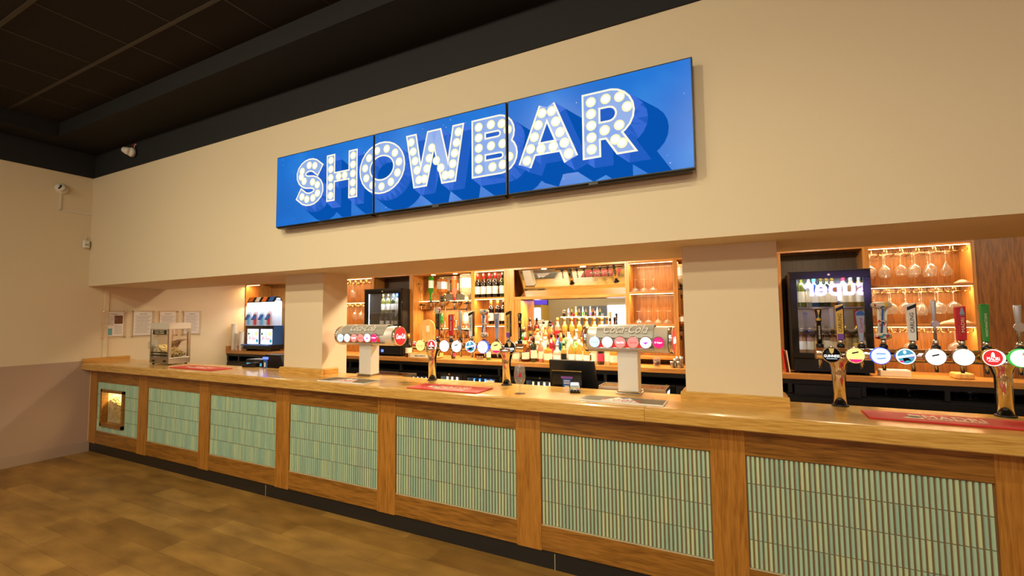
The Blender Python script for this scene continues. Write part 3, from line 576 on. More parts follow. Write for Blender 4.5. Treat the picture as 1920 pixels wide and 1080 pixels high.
bay('fridge_bay', 'dark oak lined recess around the right upright fridge', 7.835, 8.496, (), (), back='oak_dark')
bay('shelf_bay', 'oak stemware bay with three lit glass rails right of the upright fridge', 8.496, 9.20, (SH1, SH2), (2.212, SH1-TH, SH2-TH), e=5.5)
t = thing('end_panel', 'dark stained oak wall panel at the right end of the shelving', 'panel', (9.6, YF+.01, ZK)); MB().box(-.399, .38, 0, .02, 0, 1.15).build('board', 'oak_back', t)
MB().box(-.399, .38, .02, .22, 0, 1.15).build('core', 'oak_dark', t)

RK = [wire_rack(8.53, 9.17, 6, 2.20, 'under the top of the right stemware bay'), wire_rack(8.53, 9.17, 6, SH1-TH-.001, 'under the middle shelf of the right stemware bay'), wire_rack(8.53, 9.17, 6, SH2-TH-.001, 'under the lowest shelf of the right stemware bay'),
      wire_rack(2.2, 2.83, 6, 2.20, 'under the top of the left stemware bay'), wire_rack(2.2, 2.83, 6, SH1-TH-.001, 'under the middle shelf of the left stemware bay')]

# ------------------------------------------------------------------ stemware
def glass_mesh(kind):
    P = {'wine': [(.034, 0), (.034, .002), (.006, .006), (.0035, .015), (.0035, .085), (.008, .094), (.03, .108), (.041, .135), (.042, .15), (.036, .185), (.033, .2)],
         'flared': [(.034, 0), (.034, .002), (.006, .006), (.0035, .015), (.0035, .085), (.01, .094), (.034, .112), (.041, .13), (.038, .165), (.034, .185)],
         'cocktail': [(.034, 0), (.034, .002), (.006, .006), (.0035, .015), (.0035, .08), (.006, .09), (.02, .12), (.036, .15), (.04, .165), (.034, .19), (.032, .2)],
         'coupe': [(.033, 0), (.033, .002), (.006, .006), (.0035, .012), (.0035, .085), (.01, .092), (.036, .106), (.047, .125), (.046, .135)],
         'balloon': [(.034, 0), (.034, .002), (.006, .006), (.0035, .015), (.0035, .08), (.012, .088), (.042, .11), (.05, .135), (.048, .16), (.04, .185)]}[kind]
    return P
GPROTO = {}
def stem(kind, x, y, z, label, group, inv=True, s=1.0):
    if kind not in GPROTO:
        P = glass_mesh(kind); o = MB().lathe(P, n=20, caps=False).add([], []).build({'coupe': 'champagne_saucer', 'wine': 'wine_glass', 'flared': 'wine_glass', 'cocktail': 'cocktail_glass', 'balloon': 'gin_glass'}[kind], 'clear_glass'); GPROTO[kind] = o
    else: o = GPROTO[kind].copy(); C.objects.link(o)
    o.location = (x, y, z); o.rotation_euler = (PI if inv else 0, 0, 0); o.scale = (s, s, s)
    return tag(o, label, {'coupe': 'glass'}.get(kind, 'glass'), group)
def hang(ux, zr, kinds, where, grp, depth=2):
    k = 0
    for d in range(depth):
        for i, u in enumerate(ux):
            if d == 1 and i % 3 == 2: continue
            y = YF+.055+.10*d; x = wy(u, 520, YF+.055).x+(.012 if d else 0)
            kd = kinds[(i+d) % len(kinds)]
            nm = {'wine': 'round bowled wine glass', 'flared': 'tapering wine glass', 'cocktail': 'tulip glass', 'balloon': 'large balloon glass'}[kd]
            stem(kd, x, y, zr-.038, '%s hanging upside down, %s from left, %s row, %s' % (nm, ord_[i], 'front' if d == 0 else 'back', where), grp)
hang([1633, 1660, 1690, 1716, 1746, 1775], 2.20, ['flared', 'wine', 'flared', 'flared', 'wine', 'cocktail'], 'top right rack', 'stemware on the top rack at the right')
hang([1638, 1667, 1695, 1725, 1756, 1785], SH1-TH-.001, ['wine', 'balloon', 'balloon', 'cocktail', 'balloon', 'balloon'], 'middle right rack', 'stemware on the middle rack at the right')
hang([1700, 1745, 1783], SH2-TH-.001, ['balloon', 'cocktail', 'balloon'], 'lowest right rack', 'stemware on the lowest rack at the right', 1)
for u, z, w_ in ((662, 2.20, 'top rack'), (678, SH1-TH-.001, 'lower rack'), (667, SH1-TH-.001, 'lower rack left spot')):
    x = wy(u, 540, YF+.1).x; stem('wine', x, YF+.1, z-.038, 'lone wine glass hanging from the %s beside the left upright fridge' % w_, 'stemware beside the left fridge')
for i, u in enumerate((1191, 1208, 1225)):
    x = wy(u, 545, YF+.07).x; stem('coupe', x, YF+.07, SH1+.012+.136, 'upturned champagne saucer on the upper cubby shelf, %s of three from the left' % ord_[i], 'upturned saucers on the upper cubby shelf')
for i, u in enumerate((1198, 1216, 1234, 1252)):
    x = wy(u, 605, YF+.07).x; stem('coupe', x, YF+.07, SH2+.005+.136, 'upturned champagne saucer on the middle cubby shelf, %s of four from the left' % ord_[i], 'upturned saucers on the middle cubby shelf')
for i, u in enumerate((1658, 1680, 1700, 1716, 1772, 1792, 1812, 1829)):
    p = wy(u, 760, 1.98); stem('flared', p.x, 1.98, .997+.0, 'dim upturned glass in the dark open cabinet under the worktop, %s from the left' % ord_[i], 'glasses in the dark lower cabinet', inv=False, s=.33) if False else stem('balloon', p.x, 1.9+.06*(i % 2), .995-.0, 'dim stemmed glass on the dark shelf under the right worktop, %s from left' % ord_[i], 'glasses in the dark lower cabinet', inv=False, s=.36)

# ------------------------------------------------------------------ bottles
BP = {'wine': (.037, [(.034, 0), (.037, .006), (.037, .185), (.034, .2), (.02, .222), (.0145, .24), (.014, .3)], (.045, .14), (.235, .305, .0155)),
      'spirit': (.037, [(.034, 0), (.037, .006), (.037, .17), (.03, .19), (.015, .205), (.014, .26)], (.04, .13), (.235, .275, .0165)),
      'tall': (.034, [(.031, 0), (.034, .006), (.034, .2), (.028, .222), (.014, .235), (.013, .3)], (.05, .15), (.27, .315, .0155)),
      'squat': (.048, [(.044, 0), (.048, .008), (.048, .11), (.04, .135), (.018, .155), (.015, .2)], (.03, .09), (.185, .22, .018)),
      'flask': (.046, [(.03, 0), (.044, .02), (.052, .07), (.05, .12), (.034, .16), (.016, .18), (.015, .22)], (.05, .1), (.205, .24, .017)),
      'slim': (.026, [(.024, 0), (.026, .005), (.026, .16), (.02, .185), (.011, .2), (.011, .25)], (.04, .12), (.23, .262, .0125)),
      'square': (.045, [(.042, 0), (.045, .005), (.045, .15), (.04, .165), (.016, .18), (.015, .215)], (.035, .12), (.2, .24, .018)),
      'champagne': (.043, [(.04, 0), (.043, .006), (.043, .15), (.036, .19), (.018, .225), (.0145, .29)], (.05, .12), (.21, .305, .0175))}
BR = {}
WORD = {'amber': 'amber', 'clear': 'clear', 'dark': 'near black', 'green': 'bright green', 'darkgreen': 'dark green', 'rose': 'pale rose', 'red': 'crimson', 'blue': 'blue', 'lime': 'lime green', 'gold': 'golden', 'white': 'frosted white', 'orange': 'orange', 'wine': 'dark', 'yellowgreen': 'olive yellow', 'cola': 'brown'}
CWORD = {'black_plastic': 'black', 'red': 'red', 'gold': 'gold', 'white': 'white', 'silver': 'silver', 'blue': 'blue', 'purple': 'purple', 'green': 'green', 'brown': 'brown', 'pink': 'pink', 'cream_letter': 'cream', 'orange': 'orange', 'teal': 'pale blue', 'yellow': 'yellow', 'grey_blue': 'grey', 'white_plastic': 'off white'}
def bottle(kind, x, y, z, col, cap, lab, where, grp=None, inv=False, s=1.0, pour=False):
    if kind not in BR:
        r, P, (l0, l1), (c0, c1, cr) = BP[kind]; n = 4 if kind == 'square' else 18
        t = thing('bottle', 'x', 'bottle')
        def rot4(P): return P
        if kind == 'square':
            w = MB()
            for (ra, za), (rb, zb2) in zip(P[:-1], P[1:]): pass
            w.lathe([(p[0]*1.28, p[1]) for p in P[:4]]+[(p[0]*1.2, p[1]) for p in P[4:]], n=8, sm=False)
        else: w = MB().lathe(P, n=n)
        w.build('glass_body', 'lq_clear', t)
        k = 1.28 if kind == 'square' else 1
        MB().lathe([(r*k+.0006, l0), (r*k+.0006, l1)], n=8 if kind == 'square' else n, caps=False, sm=kind != 'square').build('paper_label', 'white', t)
        MB().lathe([(cr, c0), (cr, c1)], n=14).build('cap', 'black_plastic', t)
        BR[kind] = t; remember(t); use = t
    else: use = copy_tree(BR[kind])
    ch = KIDS[BR[kind].name] if use is BR[kind] else [q for q in C.objects[-4:] if q.parent == use]
    if use is not BR[kind]: ch = LASTC(use)
    for q in ch:
        b = q.name.split('.')[0]
        setmat(q, 'lq_'+col if b == 'glass_body' else (lab if b == 'paper_label' else cap))
    use.location = (x, y, z); use.scale = (s, s, s); use.rotation_euler = (PI if inv else 0, 0, random.uniform(-.3, .3))
    form = {'wine': 'wine bottle', 'spirit': 'spirit bottle', 'tall': 'tall slim bottle', 'squat': 'squat bottle', 'flask': 'round flask bottle', 'slim': 'slim bottle', 'square': 'square bottle', 'champagne': 'sparkling wine bottle'}[kind]
    use['label'] = '%s %s with %s cap, %s' % (WORD[col], form, CWORD[cap], where)
    if grp: use['group'] = grp
    return use
def LASTC(root): return [q for q in C.objects[-8:] if q.parent is root or (q.parent and q.parent.name == root.name)]
def bpx(kind, u, v, Y, Z, col, cap, lab, where, grp=None, **k):
    return bottle(kind, wy(u, v, Y).x, Y, Z, col, cap, lab, where, grp, **k)

# wine bay
for d in range(2):
    for i, u in enumerate((896, 907, 918, 929)):
        x = wy(u, 540, YF+.06).x+(.045 if d else 0)
        if x > 4.93: continue
        bottle('wine', x, YF+.055+d*.085, SH1, 'wine', 'red', 'cream_letter', '%s from left, %s row, top wine shelf' % (ord_[i], ['front', 'back'][d]), 'red wine on the top wine shelf')
bottle('wine', wy(942.5, 540, YF+.06).x, YF+.055, SH1, 'darkgreen', 'black_plastic', 'cream_letter', 'rightmost on the top wine shelf', 'red wine on the top wine shelf')
for i, u in enumerate((921, 933.5, 944.5)):
    o = bpx('wine', u, 590, YF+.055, SH2, 'wine', 'orange' if i < 2 else 'black_plastic', 'cream_letter', '%s from left on the second wine shelf' % ord_[i], 'wine on the second wine shelf')
    if i < 2: text('A', o, 'ink', (0, -.0385, .1), .03, .05, name='lettering')
# main display: rows from the counter up to the glass shelf in front of the mirror
disp = thing('bottle_riser', 'stepped clear riser under the spirits in front of the lower mirror', 'stand', (5.80, 2.06, ZK))
for y0, y1, z in ((-.005, .07, .10), (.075, .15, .20)):
    MB().box(-.6, .61, y0, y1, z-.006, z).build('step', 'acrylic', disp)
    MB().box(-.6, .61, y0, y0+.005, 0, z-.006).build('riser_face', 'acrylic', disp)
    led(5.80, 2.06+y0+.02, ZK+z-.008, disp, 1.15, 1.6, loc=(5.80, 2.06, ZK))
gs = thing('glass_shelf', 'clear glass shelf with a bright edge holding small bottles before the mirror', 'shelf', (5.95, 2.22, 1.64))
MB().box(-.31, .22, -.035, .045, 0, .008).build('shelf_glass', 'acrylic', gs); MB().box(-.31, .22, -.0365, -.0352, 0, .008).build('glowing_edge', 'led_warm', gs)  # front edge of the glass made to glow for the light it catches
for x in (-.30, .21): MB().box(x, x+.006, -.02, .04, -(1.64-ZK)+.206, -.001).build('support', 'acrylic', gs)
for i, (u, c, lb, cp) in enumerate(((1066, 'clear', 'pink', 'black_plastic'), (1080, 'clear', 'orange', 'cream_letter'), (1093, 'clear', 'green', 'cream_letter'), (1107, 'rose', 'purple', 'cream_letter'), (1120, 'clear', 'teal', 'black_plastic'))):
    bpx('slim', u, 590, 2.22, 1.65, c, cp, lb, '%s from left on the glass shelf, %s label' % (ord_[i], CWORD[lb]), 'small bottles on the glass shelf', s=.42)
top3 = [('amber', 'red', 'white'), ('cola', 'black_plastic', 'gold'), ('amber', 'red', 'cream_letter'), ('clear', 'black_plastic', 'white'), ('amber', 'black_plastic', 'black_plastic'), ('rose', 'orange', 'red'), ('clear', 'blue', 'white'), ('clear', 'grey_blue', 'purple'), ('gold', 'brown', 'green'), ('green', 'black_plastic', 'green'), ('gold', 'black_plastic', 'cream_letter')]
kk = ['spirit', 'tall', 'squat', 'spirit', 'flask', 'tall', 'slim', 'spirit', 'square', 'tall', 'spirit']
x = wy(984, 600, 2.22).x; i = 0
while x < 6.38:
    c, cp, lb = top3[i % len(top3)] if x < 5.62 or x > 6.18 else ('gold', 'gold', 'gold')
    k = kk[i % len(kk)] if x < 5.62 or x > 6.18 else 'tall'
    bottle(k, x, 2.175, ZK+.201, c, cp, lb, '%s from left on the upper step' % ord_[i % 18], 'spirits on the upper step', s=.92); x += .088; i += 1
mid = [('green', 'black_plastic', 'white'), ('amber', 'black_plastic', 'cream_letter'), ('clear', 'gold', 'cream_letter'), ('amber', 'gold', 'cream_letter'), ('gold', 'red', 'white'), ('orange', 'brown', 'cream_letter'), ('clear', 'silver', 'blue'), ('rose', 'silver', 'cream_letter'), ('blue', 'black_plastic', 'teal'), ('gold', 'cream_letter', 'cream_letter'), ('lime', 'silver', 'white')]
x = 5.20; i = 0
while x < 6.36:
    c, cp, lb = mid[i % len(mid)]; k = ['spirit', 'squat', 'spirit', 'tall', 'flask', 'spirit', 'square', 'spirit', 'tall'][i % 9]
    bottle(k, x, 2.095, ZK+.101, c, cp, lb, '%s from left on the lower step' % ord_[i % 18], 'spirits on the lower step', s=.95); x += .094; i += 1
r2 = [(975, 'clear', 'gold', 'cream_letter', 'spirit'), (985, 'gold', 'red', 'cream_letter', 'spirit'), (997, 'cola', 'red', 'red', 'spirit'), (1009, 'amber', 'silver', 'cream_letter', 'squat'), (1022, 'white', 'cream_letter', 'white', 'flask'), (1034, 'red', 'black_plastic', 'pink', 'tall'), (1046, 'blue', 'black_plastic', 'blue', 'tall'), (1057, 'green', 'black_plastic', 'green', 'tall'), (1067, 'white', 'cream_letter', 'cream_letter', 'champagne'), (1079, 'lime', 'silver', 'green', 'flask'), (1092, 'gold', 'gold', 'cream_letter', 'spirit')]
for i, (u, c, cp, lb, k) in enumerate(r2): bpx(k, u, 640, 2.00, ZK, c, cp, lb, '%s from left, second row on the worktop' % ord_[i], 'spirits in the second row on the worktop', s=1.0 if k != 'flask' else 1.15)
r1 = [(969, 'clear', 'silver', 'cream_letter', 'squat', 1), (985, 'cola', 'gold', 'cream_letter', 'square', .9), (1001, 'darkgreen', 'black_plastic', 'cream_letter', 'wine', .95), (1014.5, 'rose', 'white', 'cream_letter', 'slim', 1), (1028, 'gold', 'brown', 'cream_letter', 'square', .85), (1045, 'clear', 'silver', 'white', 'squat', .95), (1057.5, 'gold', 'black_plastic', 'black_plastic', 'spirit', .8), (1072, 'gold', 'cream_letter', 'white', 'champagne', .85), (1086, 'gold', 'cream_letter', 'white', 'champagne', .85), (1100, 'gold', 'cream_letter', 'white', 'champagne', .8),
      (1115, 'clear', 'white', 'cream_letter', 'spirit', .9), (1127, 'dark', 'black_plastic', 'pink', 'spirit', .9), (1140, 'clear', 'brown', 'cream_letter', 'spirit', .95), (1152, 'gold', 'gold', 'cream_letter', 'square', .85)]
for i, (u, c, cp, lb, k, s) in enumerate(r1): bpx(k, u, 680, 1.885, ZK, c, cp, lb, '%s from left, front row on the worktop' % ord_[i], 'spirits in the front row on the worktop', s=s)
# loose bottles to the left
bpx('champagne', 766.5, 655, 1.90, ZK, 'dark', 'gold', 'cream_letter', 'standing right of the left upright fridge')
bpx('champagne', 850, 660, 1.90, ZK, 'dark', 'red', 'pink', 'on the worktop behind the left beer tower', s=.6)
bpx('wine', 916, 660, 1.90, ZK, 'green', 'black_plastic', 'cream_letter', 'on the worktop between the two left tower columns', s=.72)
# upturned bottles on measures
opt = [(808, 519, 561, 'tall', 'green', 'green', 'white', 1.0), (829, 523, 559, 'square', 'amber', 'black_plastic', 'silver', 1.0), (852, 518, 561, 'tall', 'rose', 'red', 'rose', 1.0), (875, 514, 563, 'square', 'clear', 'cream_letter', 'white', 1.0)]
def optic(u, Y, vt, vb, kind, col, cap, lab, where, grp):
    p = wy(u, vb, Y); q = wy(u, vt, Y); hgt = BP[kind][3][1]; s = (q.z-p.z+.02)/hgt
    lab = lab if lab != 'rose' else 'orange'
    bottle(kind, p.x, Y, q.z, col, cap, lab, 'upturned %s' % where, grp, inv=True, s=s)
    z = q.z-hgt*s
    t = thing('spirit_measure', 'clear optic measure holding the upturned %s bottle %s' % (WORD[col], where), 'dispenser', (p.x, Y, z-.002), group='optic measures')
    MB().box(-.035, .05, -.014, .014, -.022, -.012).cyl((0, 0, -.026), .014, .024, n=12).build('clamp', 'black_plastic', t)
    MB().cyl((0, 0, -.075), .015, .048, n=14).build('measure', 'clear_glass', t)
    MB().cyl((0, 0, -.115), .006, .04, n=10, r2=.011).build('nozzle', 'black_plastic', t)
    MB().tube([(.05, .0, -.15), (.05, 0, .09)], .007, 8).build('pole', 'chrome', t)
    MB().box(.042, .062, 0, 2.2-Y+.025, -.024, -.01).build('arm', 'black_plastic', t)
for i, a in enumerate(opt): optic(a[0], 2.13, a[1], a[2], a[3], a[4], a[5], a[6], 'in the upper row of measures', 'upturned bottles in the upper row')
opt2 = [(828, 587, 612, 'tall', 'green', 'green', 'green', 1), (849, 589, 610, 'spirit', 'cola', 'black_plastic', 'silver', 1), (863, 585, 613, 'tall', 'rose', 'red', 'orange', 1), (875, 586, 614, 'square', 'white', 'cream_letter', 'white', 1)]
for i, a in enumerate(opt2): optic(a[0], 2.13, a[1], a[2], a[3], a[4], a[5], a[6], 'in the lower row of measures', 'upturned bottles in the lower row')
for i, (u, v0, v1, c) in enumerate(((1277, 496, 535, 'clear'), (1277, 590, 612, 'amber'))): optic(u, 2.13, v0, v1, 'square', c, 'black_plastic', 'white', 'beside the wide column, %s' % ['upper', 'lower'][i], 'upturned bottles beside the right column')
p0, p1 = wy(790, 532, 2.13), wy(790, 580, 2.13)
t = thing('hooked_pole', 'bare chrome hooked pole left of the upturned green bottle', 'pole', (p0.x, 2.13, p1.z))
MB().tube([(0, 0, 0), (0, 0, p0.z-p1.z-.03), (-.012, -.005, p0.z-p1.z-.006), (-.035, -.012, p0.z-p1.z)], .007, 10).build('rod', 'chrome', t)
MB().box(-.02, .02, -.012, .065, .05, .065).build('clamp', 'black_plastic', t); MB().cyl((-.04, -.013, p0.z-p1.z-.012), .011, .014, n=12).build('tip', 'black_plastic', t)

# ------------------------------------------------------------------ upright fridges
def fridge(label, x0, x1, y0, y1, z1, fr=.05, bot=.16, neon=False):
    cx = (x0+x1)/2; hw = (x1-x0)/2; t = thing('upright_fridge', label, 'fridge', (cx, y0, ZK)); Z = z1-ZK; D = y1-y0
    w = MB(); w.box(-hw, -hw+.03, .035, D, 0.02, Z); w.box(hw-.03, hw, .035, D, .02, Z); w.box(-hw+.03, hw-.03, D-.03, D, .02, Z); w.box(-hw+.03, hw-.03, .035, D-.03, Z-.03, Z); w.box(-hw+.03, hw-.03, .035, D-.03, .02, bot-.02)
    for x in (-hw+.03, hw-.06):
        w.box(x, x+.03, .06, .09, 0, .02); w.box(x, x+.03, D-.09, D-.06, 0, .02)
    w.build('cabinet', 'black_cab', t, bevel=.003)
    w = MB(); w.box(-hw, hw, 0, .032, Z-fr-.01, Z); w.box(-hw, hw, 0, .032, bot-.03, bot+.015); w.box(-hw, -hw+fr, 0, .032, bot+.015, Z-fr-.01); w.box(hw-fr, hw, 0, .032, bot+.015, Z-fr-.01); w.build('door_frame', 'black_gloss', t, bevel=.002)
    MB().box(-hw-.012, hw+.004, -.01, .06, Z, Z+.008).build('top_cap', 'black_plastic', t)
    MB().box(-hw+fr, hw-fr, .012, .018, bot+.015, Z-fr-.01).build('glass_pane', 'fridge_pane', t)
    MB().cyl((0, -.003, Z-fr/2-.005), .010, .006, 'y', 14).build('lock', 'steel', t)
    w = MB(); w.box(-hw+.01, hw-.01, .008, .03, .022, bot-.035)
    for r in range(3):
        for c in range(22):
            x = -hw+.04+c*(2*hw-.08)/21; w.box(x-.005, x+.005, .0065, .008, .045+r*.028, .055+r*.028, 1)
    w.build('vent_grille', ['black_plastic', 'cab_inner'], t)
    MB().box(-.02, .02, .004, .008, .05, .085).build('thermostat', 'e_led_blue', t)
    MB().box(-hw+.032, hw-.032, D-.036, D-.031, bot, Z-.04).build('liner', 'silver', t)
    MB().box(-hw+.035, hw-.035, .05, .065, Z-.05, Z-.035).build('light_strip', 'led_white', t)
    MB().box(-hw+.031, -hw+.036, .05, .06, bot+.02, Z-.06).build('light_strip', 'led_white', t)
    lamp('AREA', 'fridge_light', (cx, y0+.075, z1-.055), (cx, y0+.2, 0), 2.6 if neon else 7, color=(.88, .94, 1), shape='RECTANGLE', size=2*hw*.8, size_y=.02)
    sh = []
    for z in (bot, bot+(Z-bot)*.3, bot+(Z-bot)*.56):
        MB().box(-hw+.032, hw-.032, .05, D-.04, z, z+.006).build('shelf', 'steel' if z > bot else 'cab_inner', t); sh.append(ZK+z+.006)
    return sh
f1 = fridge('left black upright fridge with white wine bottles behind its lit glass door', wy(683, 600, 1.90).x, 3.522, 1.90, 2.28, 2.04)
for i, u in enumerate((719, 728.5, 738, 745)):
    bpx('wine', u, 580, 2.02, f1[2], ['yellowgreen', 'yellowgreen', 'darkgreen', 'clear'][i], ['gold', 'gold', 'silver', 'blue'][i], 'white', '%s from left, top shelf, left upright fridge' % ord_[i], 'wine in the left upright fridge', s=.86)
for i, u in enumerate((716, 727, 738, 745)):
    bpx('champagne', u, 610, 2.02, f1[1], 'dark', 'gold', 'white', '%s from left, lower shelf, left upright fridge' % ord_[i], 'sparkling wine in the left upright fridge', s=.68)
f2 = fridge('right black upright fridge full of lit bottles beside the wide column', wy(1484, 600, 1.83).x, wy(1637, 600, 1.83).x, 1.83, 2.26, 2.018, neon=True)
ft = [(1504, 'yellowgreen', 'white', 'cream_letter', 'tall'), (1518, 'clear', 'white', 'cream_letter', 'tall'), (1528, 'blue', 'teal', 'white', 'wine'), (1541, 'darkgreen', 'gold', 'cream_letter', 'wine'), (1552, 'darkgreen', 'gold', 'cream_letter', 'wine'), (1562, 'amber', 'gold', 'cream_letter', 'wine'), (1583, 'clear', 'pink', 'cream_letter', 'wine'), (1597, 'gold', 'silver', 'cream_letter', 'wine'), (1613, 'gold', 'silver', 'white', 'wine')]
for i, (u, c, cp, lb, k) in enumerate(ft): bpx(k, u, 580, 1.95, f2[2], c, cp, lb, '%s from left, top shelf, right upright fridge' % ord_[i], 'wine in the right upright fridge', s=.95)
fm = [(1504, 'rose', 'silver', 'white', 'spirit'), (1519, 'rose', 'silver', 'white', 'spirit'), (1533, 'dark', 'gold', 'gold', 'wine'), (1550, 'dark', 'black_plastic', 'white', 'wine'), (1562, 'rose', 'gold', 'cream_letter', 'spirit'), (1586, 'gold', 'gold', 'gold', 'champagne'), (1607, 'yellowgreen', 'gold', 'yellow', 'champagne'), (1620, 'clear', 'silver', 'white', 'wine')]
for i, (u, c, cp, lb, k) in enumerate(fm): bpx(k, u, 640, 1.95, f2[0]+.0, c, cp, lb, '%s from left, bottom shelf, right upright fridge' % ord_[i], 'bottles low in the right upright fridge', s=.8)

# ================================================================== BEER TOWERS
def badge(parent, p, r, rim, face, deco):
    b = MB().lathe([(r*.9, 0), (r, .004), (r, .016), (r*.93, .02)], n=32).build('badge', rim, parent, loc=(p.x, p.y, p.z)); b.rotation_euler = (PI/2, 0, 0)
    f = MB().lathe([(r*.9, .0203), (r*.9, .0215), (.0001, .0225)], n=32).build('badge_face', face, b)
    def tx_(s, m, x, z, w, h, **k): text(s, b, m, (x*r, z*r, .0232), w*r, h*r, rot=(0, 0, 0), depth=.0004, **k)
    def disc(m, x, z, w, h, zz=.0226): MB().lathe([(r*.5, 0), (r*.49, .0004)], n=24).build('emblem', m, b, loc=(x*r, z*r, zz)).scale = (w*2, h*2, 1)
    def quad(m, pts, zz=.0228): MB().prism([(x*r, z*r) for x, z in pts], zz, zz+.0004, 'z').build('emblem', m, b)
    if deco == 'cruz': tx_('Estrella', 'e_gold', 0, 0, 1.3, .4, shear=.4); quad('e_gold', [(-.5, -.3), (.5, -.2), (.5, -.24), (-.5, -.35)])
    elif deco == 'madri':
        disc('e_white', .12, 0, .84, .84, .0224); disc('e_red', -.06, 0, .80, .84, .0228); tx_('MADRI', 'e_white', -.06, -.1, 1.0, .36); quad('e_white', [(-.22, .1), (.1, .1), (.06, .45), (-.06, .62), (-.18, .45)], .0232); tx_('EXCEPCIONAL', 'e_white', -.06, -.38, .8, .1)
    elif deco == 'carling_w': quad('ink', [(-.35, .2), (.3, .38), (.3, .2), (-.35, .02)]); tx_('CARLING', 'e_ice', 0, -.2, 1.1, .24)
    elif deco == 'carling_p': quad('e_magenta', [(-.72, -.45), (.72, -.45), (.45, -.75), (0, -.88), (-.45, -.75)]); quad('ink', [(-.35, .35), (.3, .52), (.3, .35), (-.35, .18)]); tx_('CARLING', 'e_yellow', 0, -.08, 1.2, .3)
    elif deco == 'hop': disc('e_teal', 0, 0, .8, .8, .0224); quad('e_white', [(-.82, .0), (.75, .3), (.82, .1), (-.75, -.25)]); quad('e_black', [(-.3, -.2), (.2, -.15), (.5, -.5), (.1, -.45), (-.2, -.6)]); disc('e_white', -.1, .5, .15, .2); disc('e_magenta', -.4, -.6, .2, .12); disc('e_purple', .5, .1, .1, .3, .0226)
    elif deco == 'coors': tx_('Coors', 'e_red', 0, 0, 1.5, .45, shear=.2)
    elif deco == 'coors_g': disc('e_ice', 0, 0, .7, .45, .0226); quad('e_blue', [(-.5, .3), (.5, .3), (.4, .2), (-.4, .2)]); quad('e_blue', [(-.4, -.3), (.5, -.2), (.4, -.3), (-.4, -.4)])
    elif deco == 'guinness': quad('e_gold', [(-.28, .82), (.28, .82), (.2, .35), (.02, .12), (-.15, .3)]); tx_('GUINNESS', 'e_white', 0, -.12, 1.6, .32); quad('e_ice', [(-.6, -.42), (.6, -.42), (.5, -.48), (-.5, -.48)])
    elif deco == 'green': disc('e_white', .15, 0, .75, .85, .0226); quad('e_gold', [(.0, .3), (.35, .3), (.3, .7), (.1, .6)], .023)
    return b
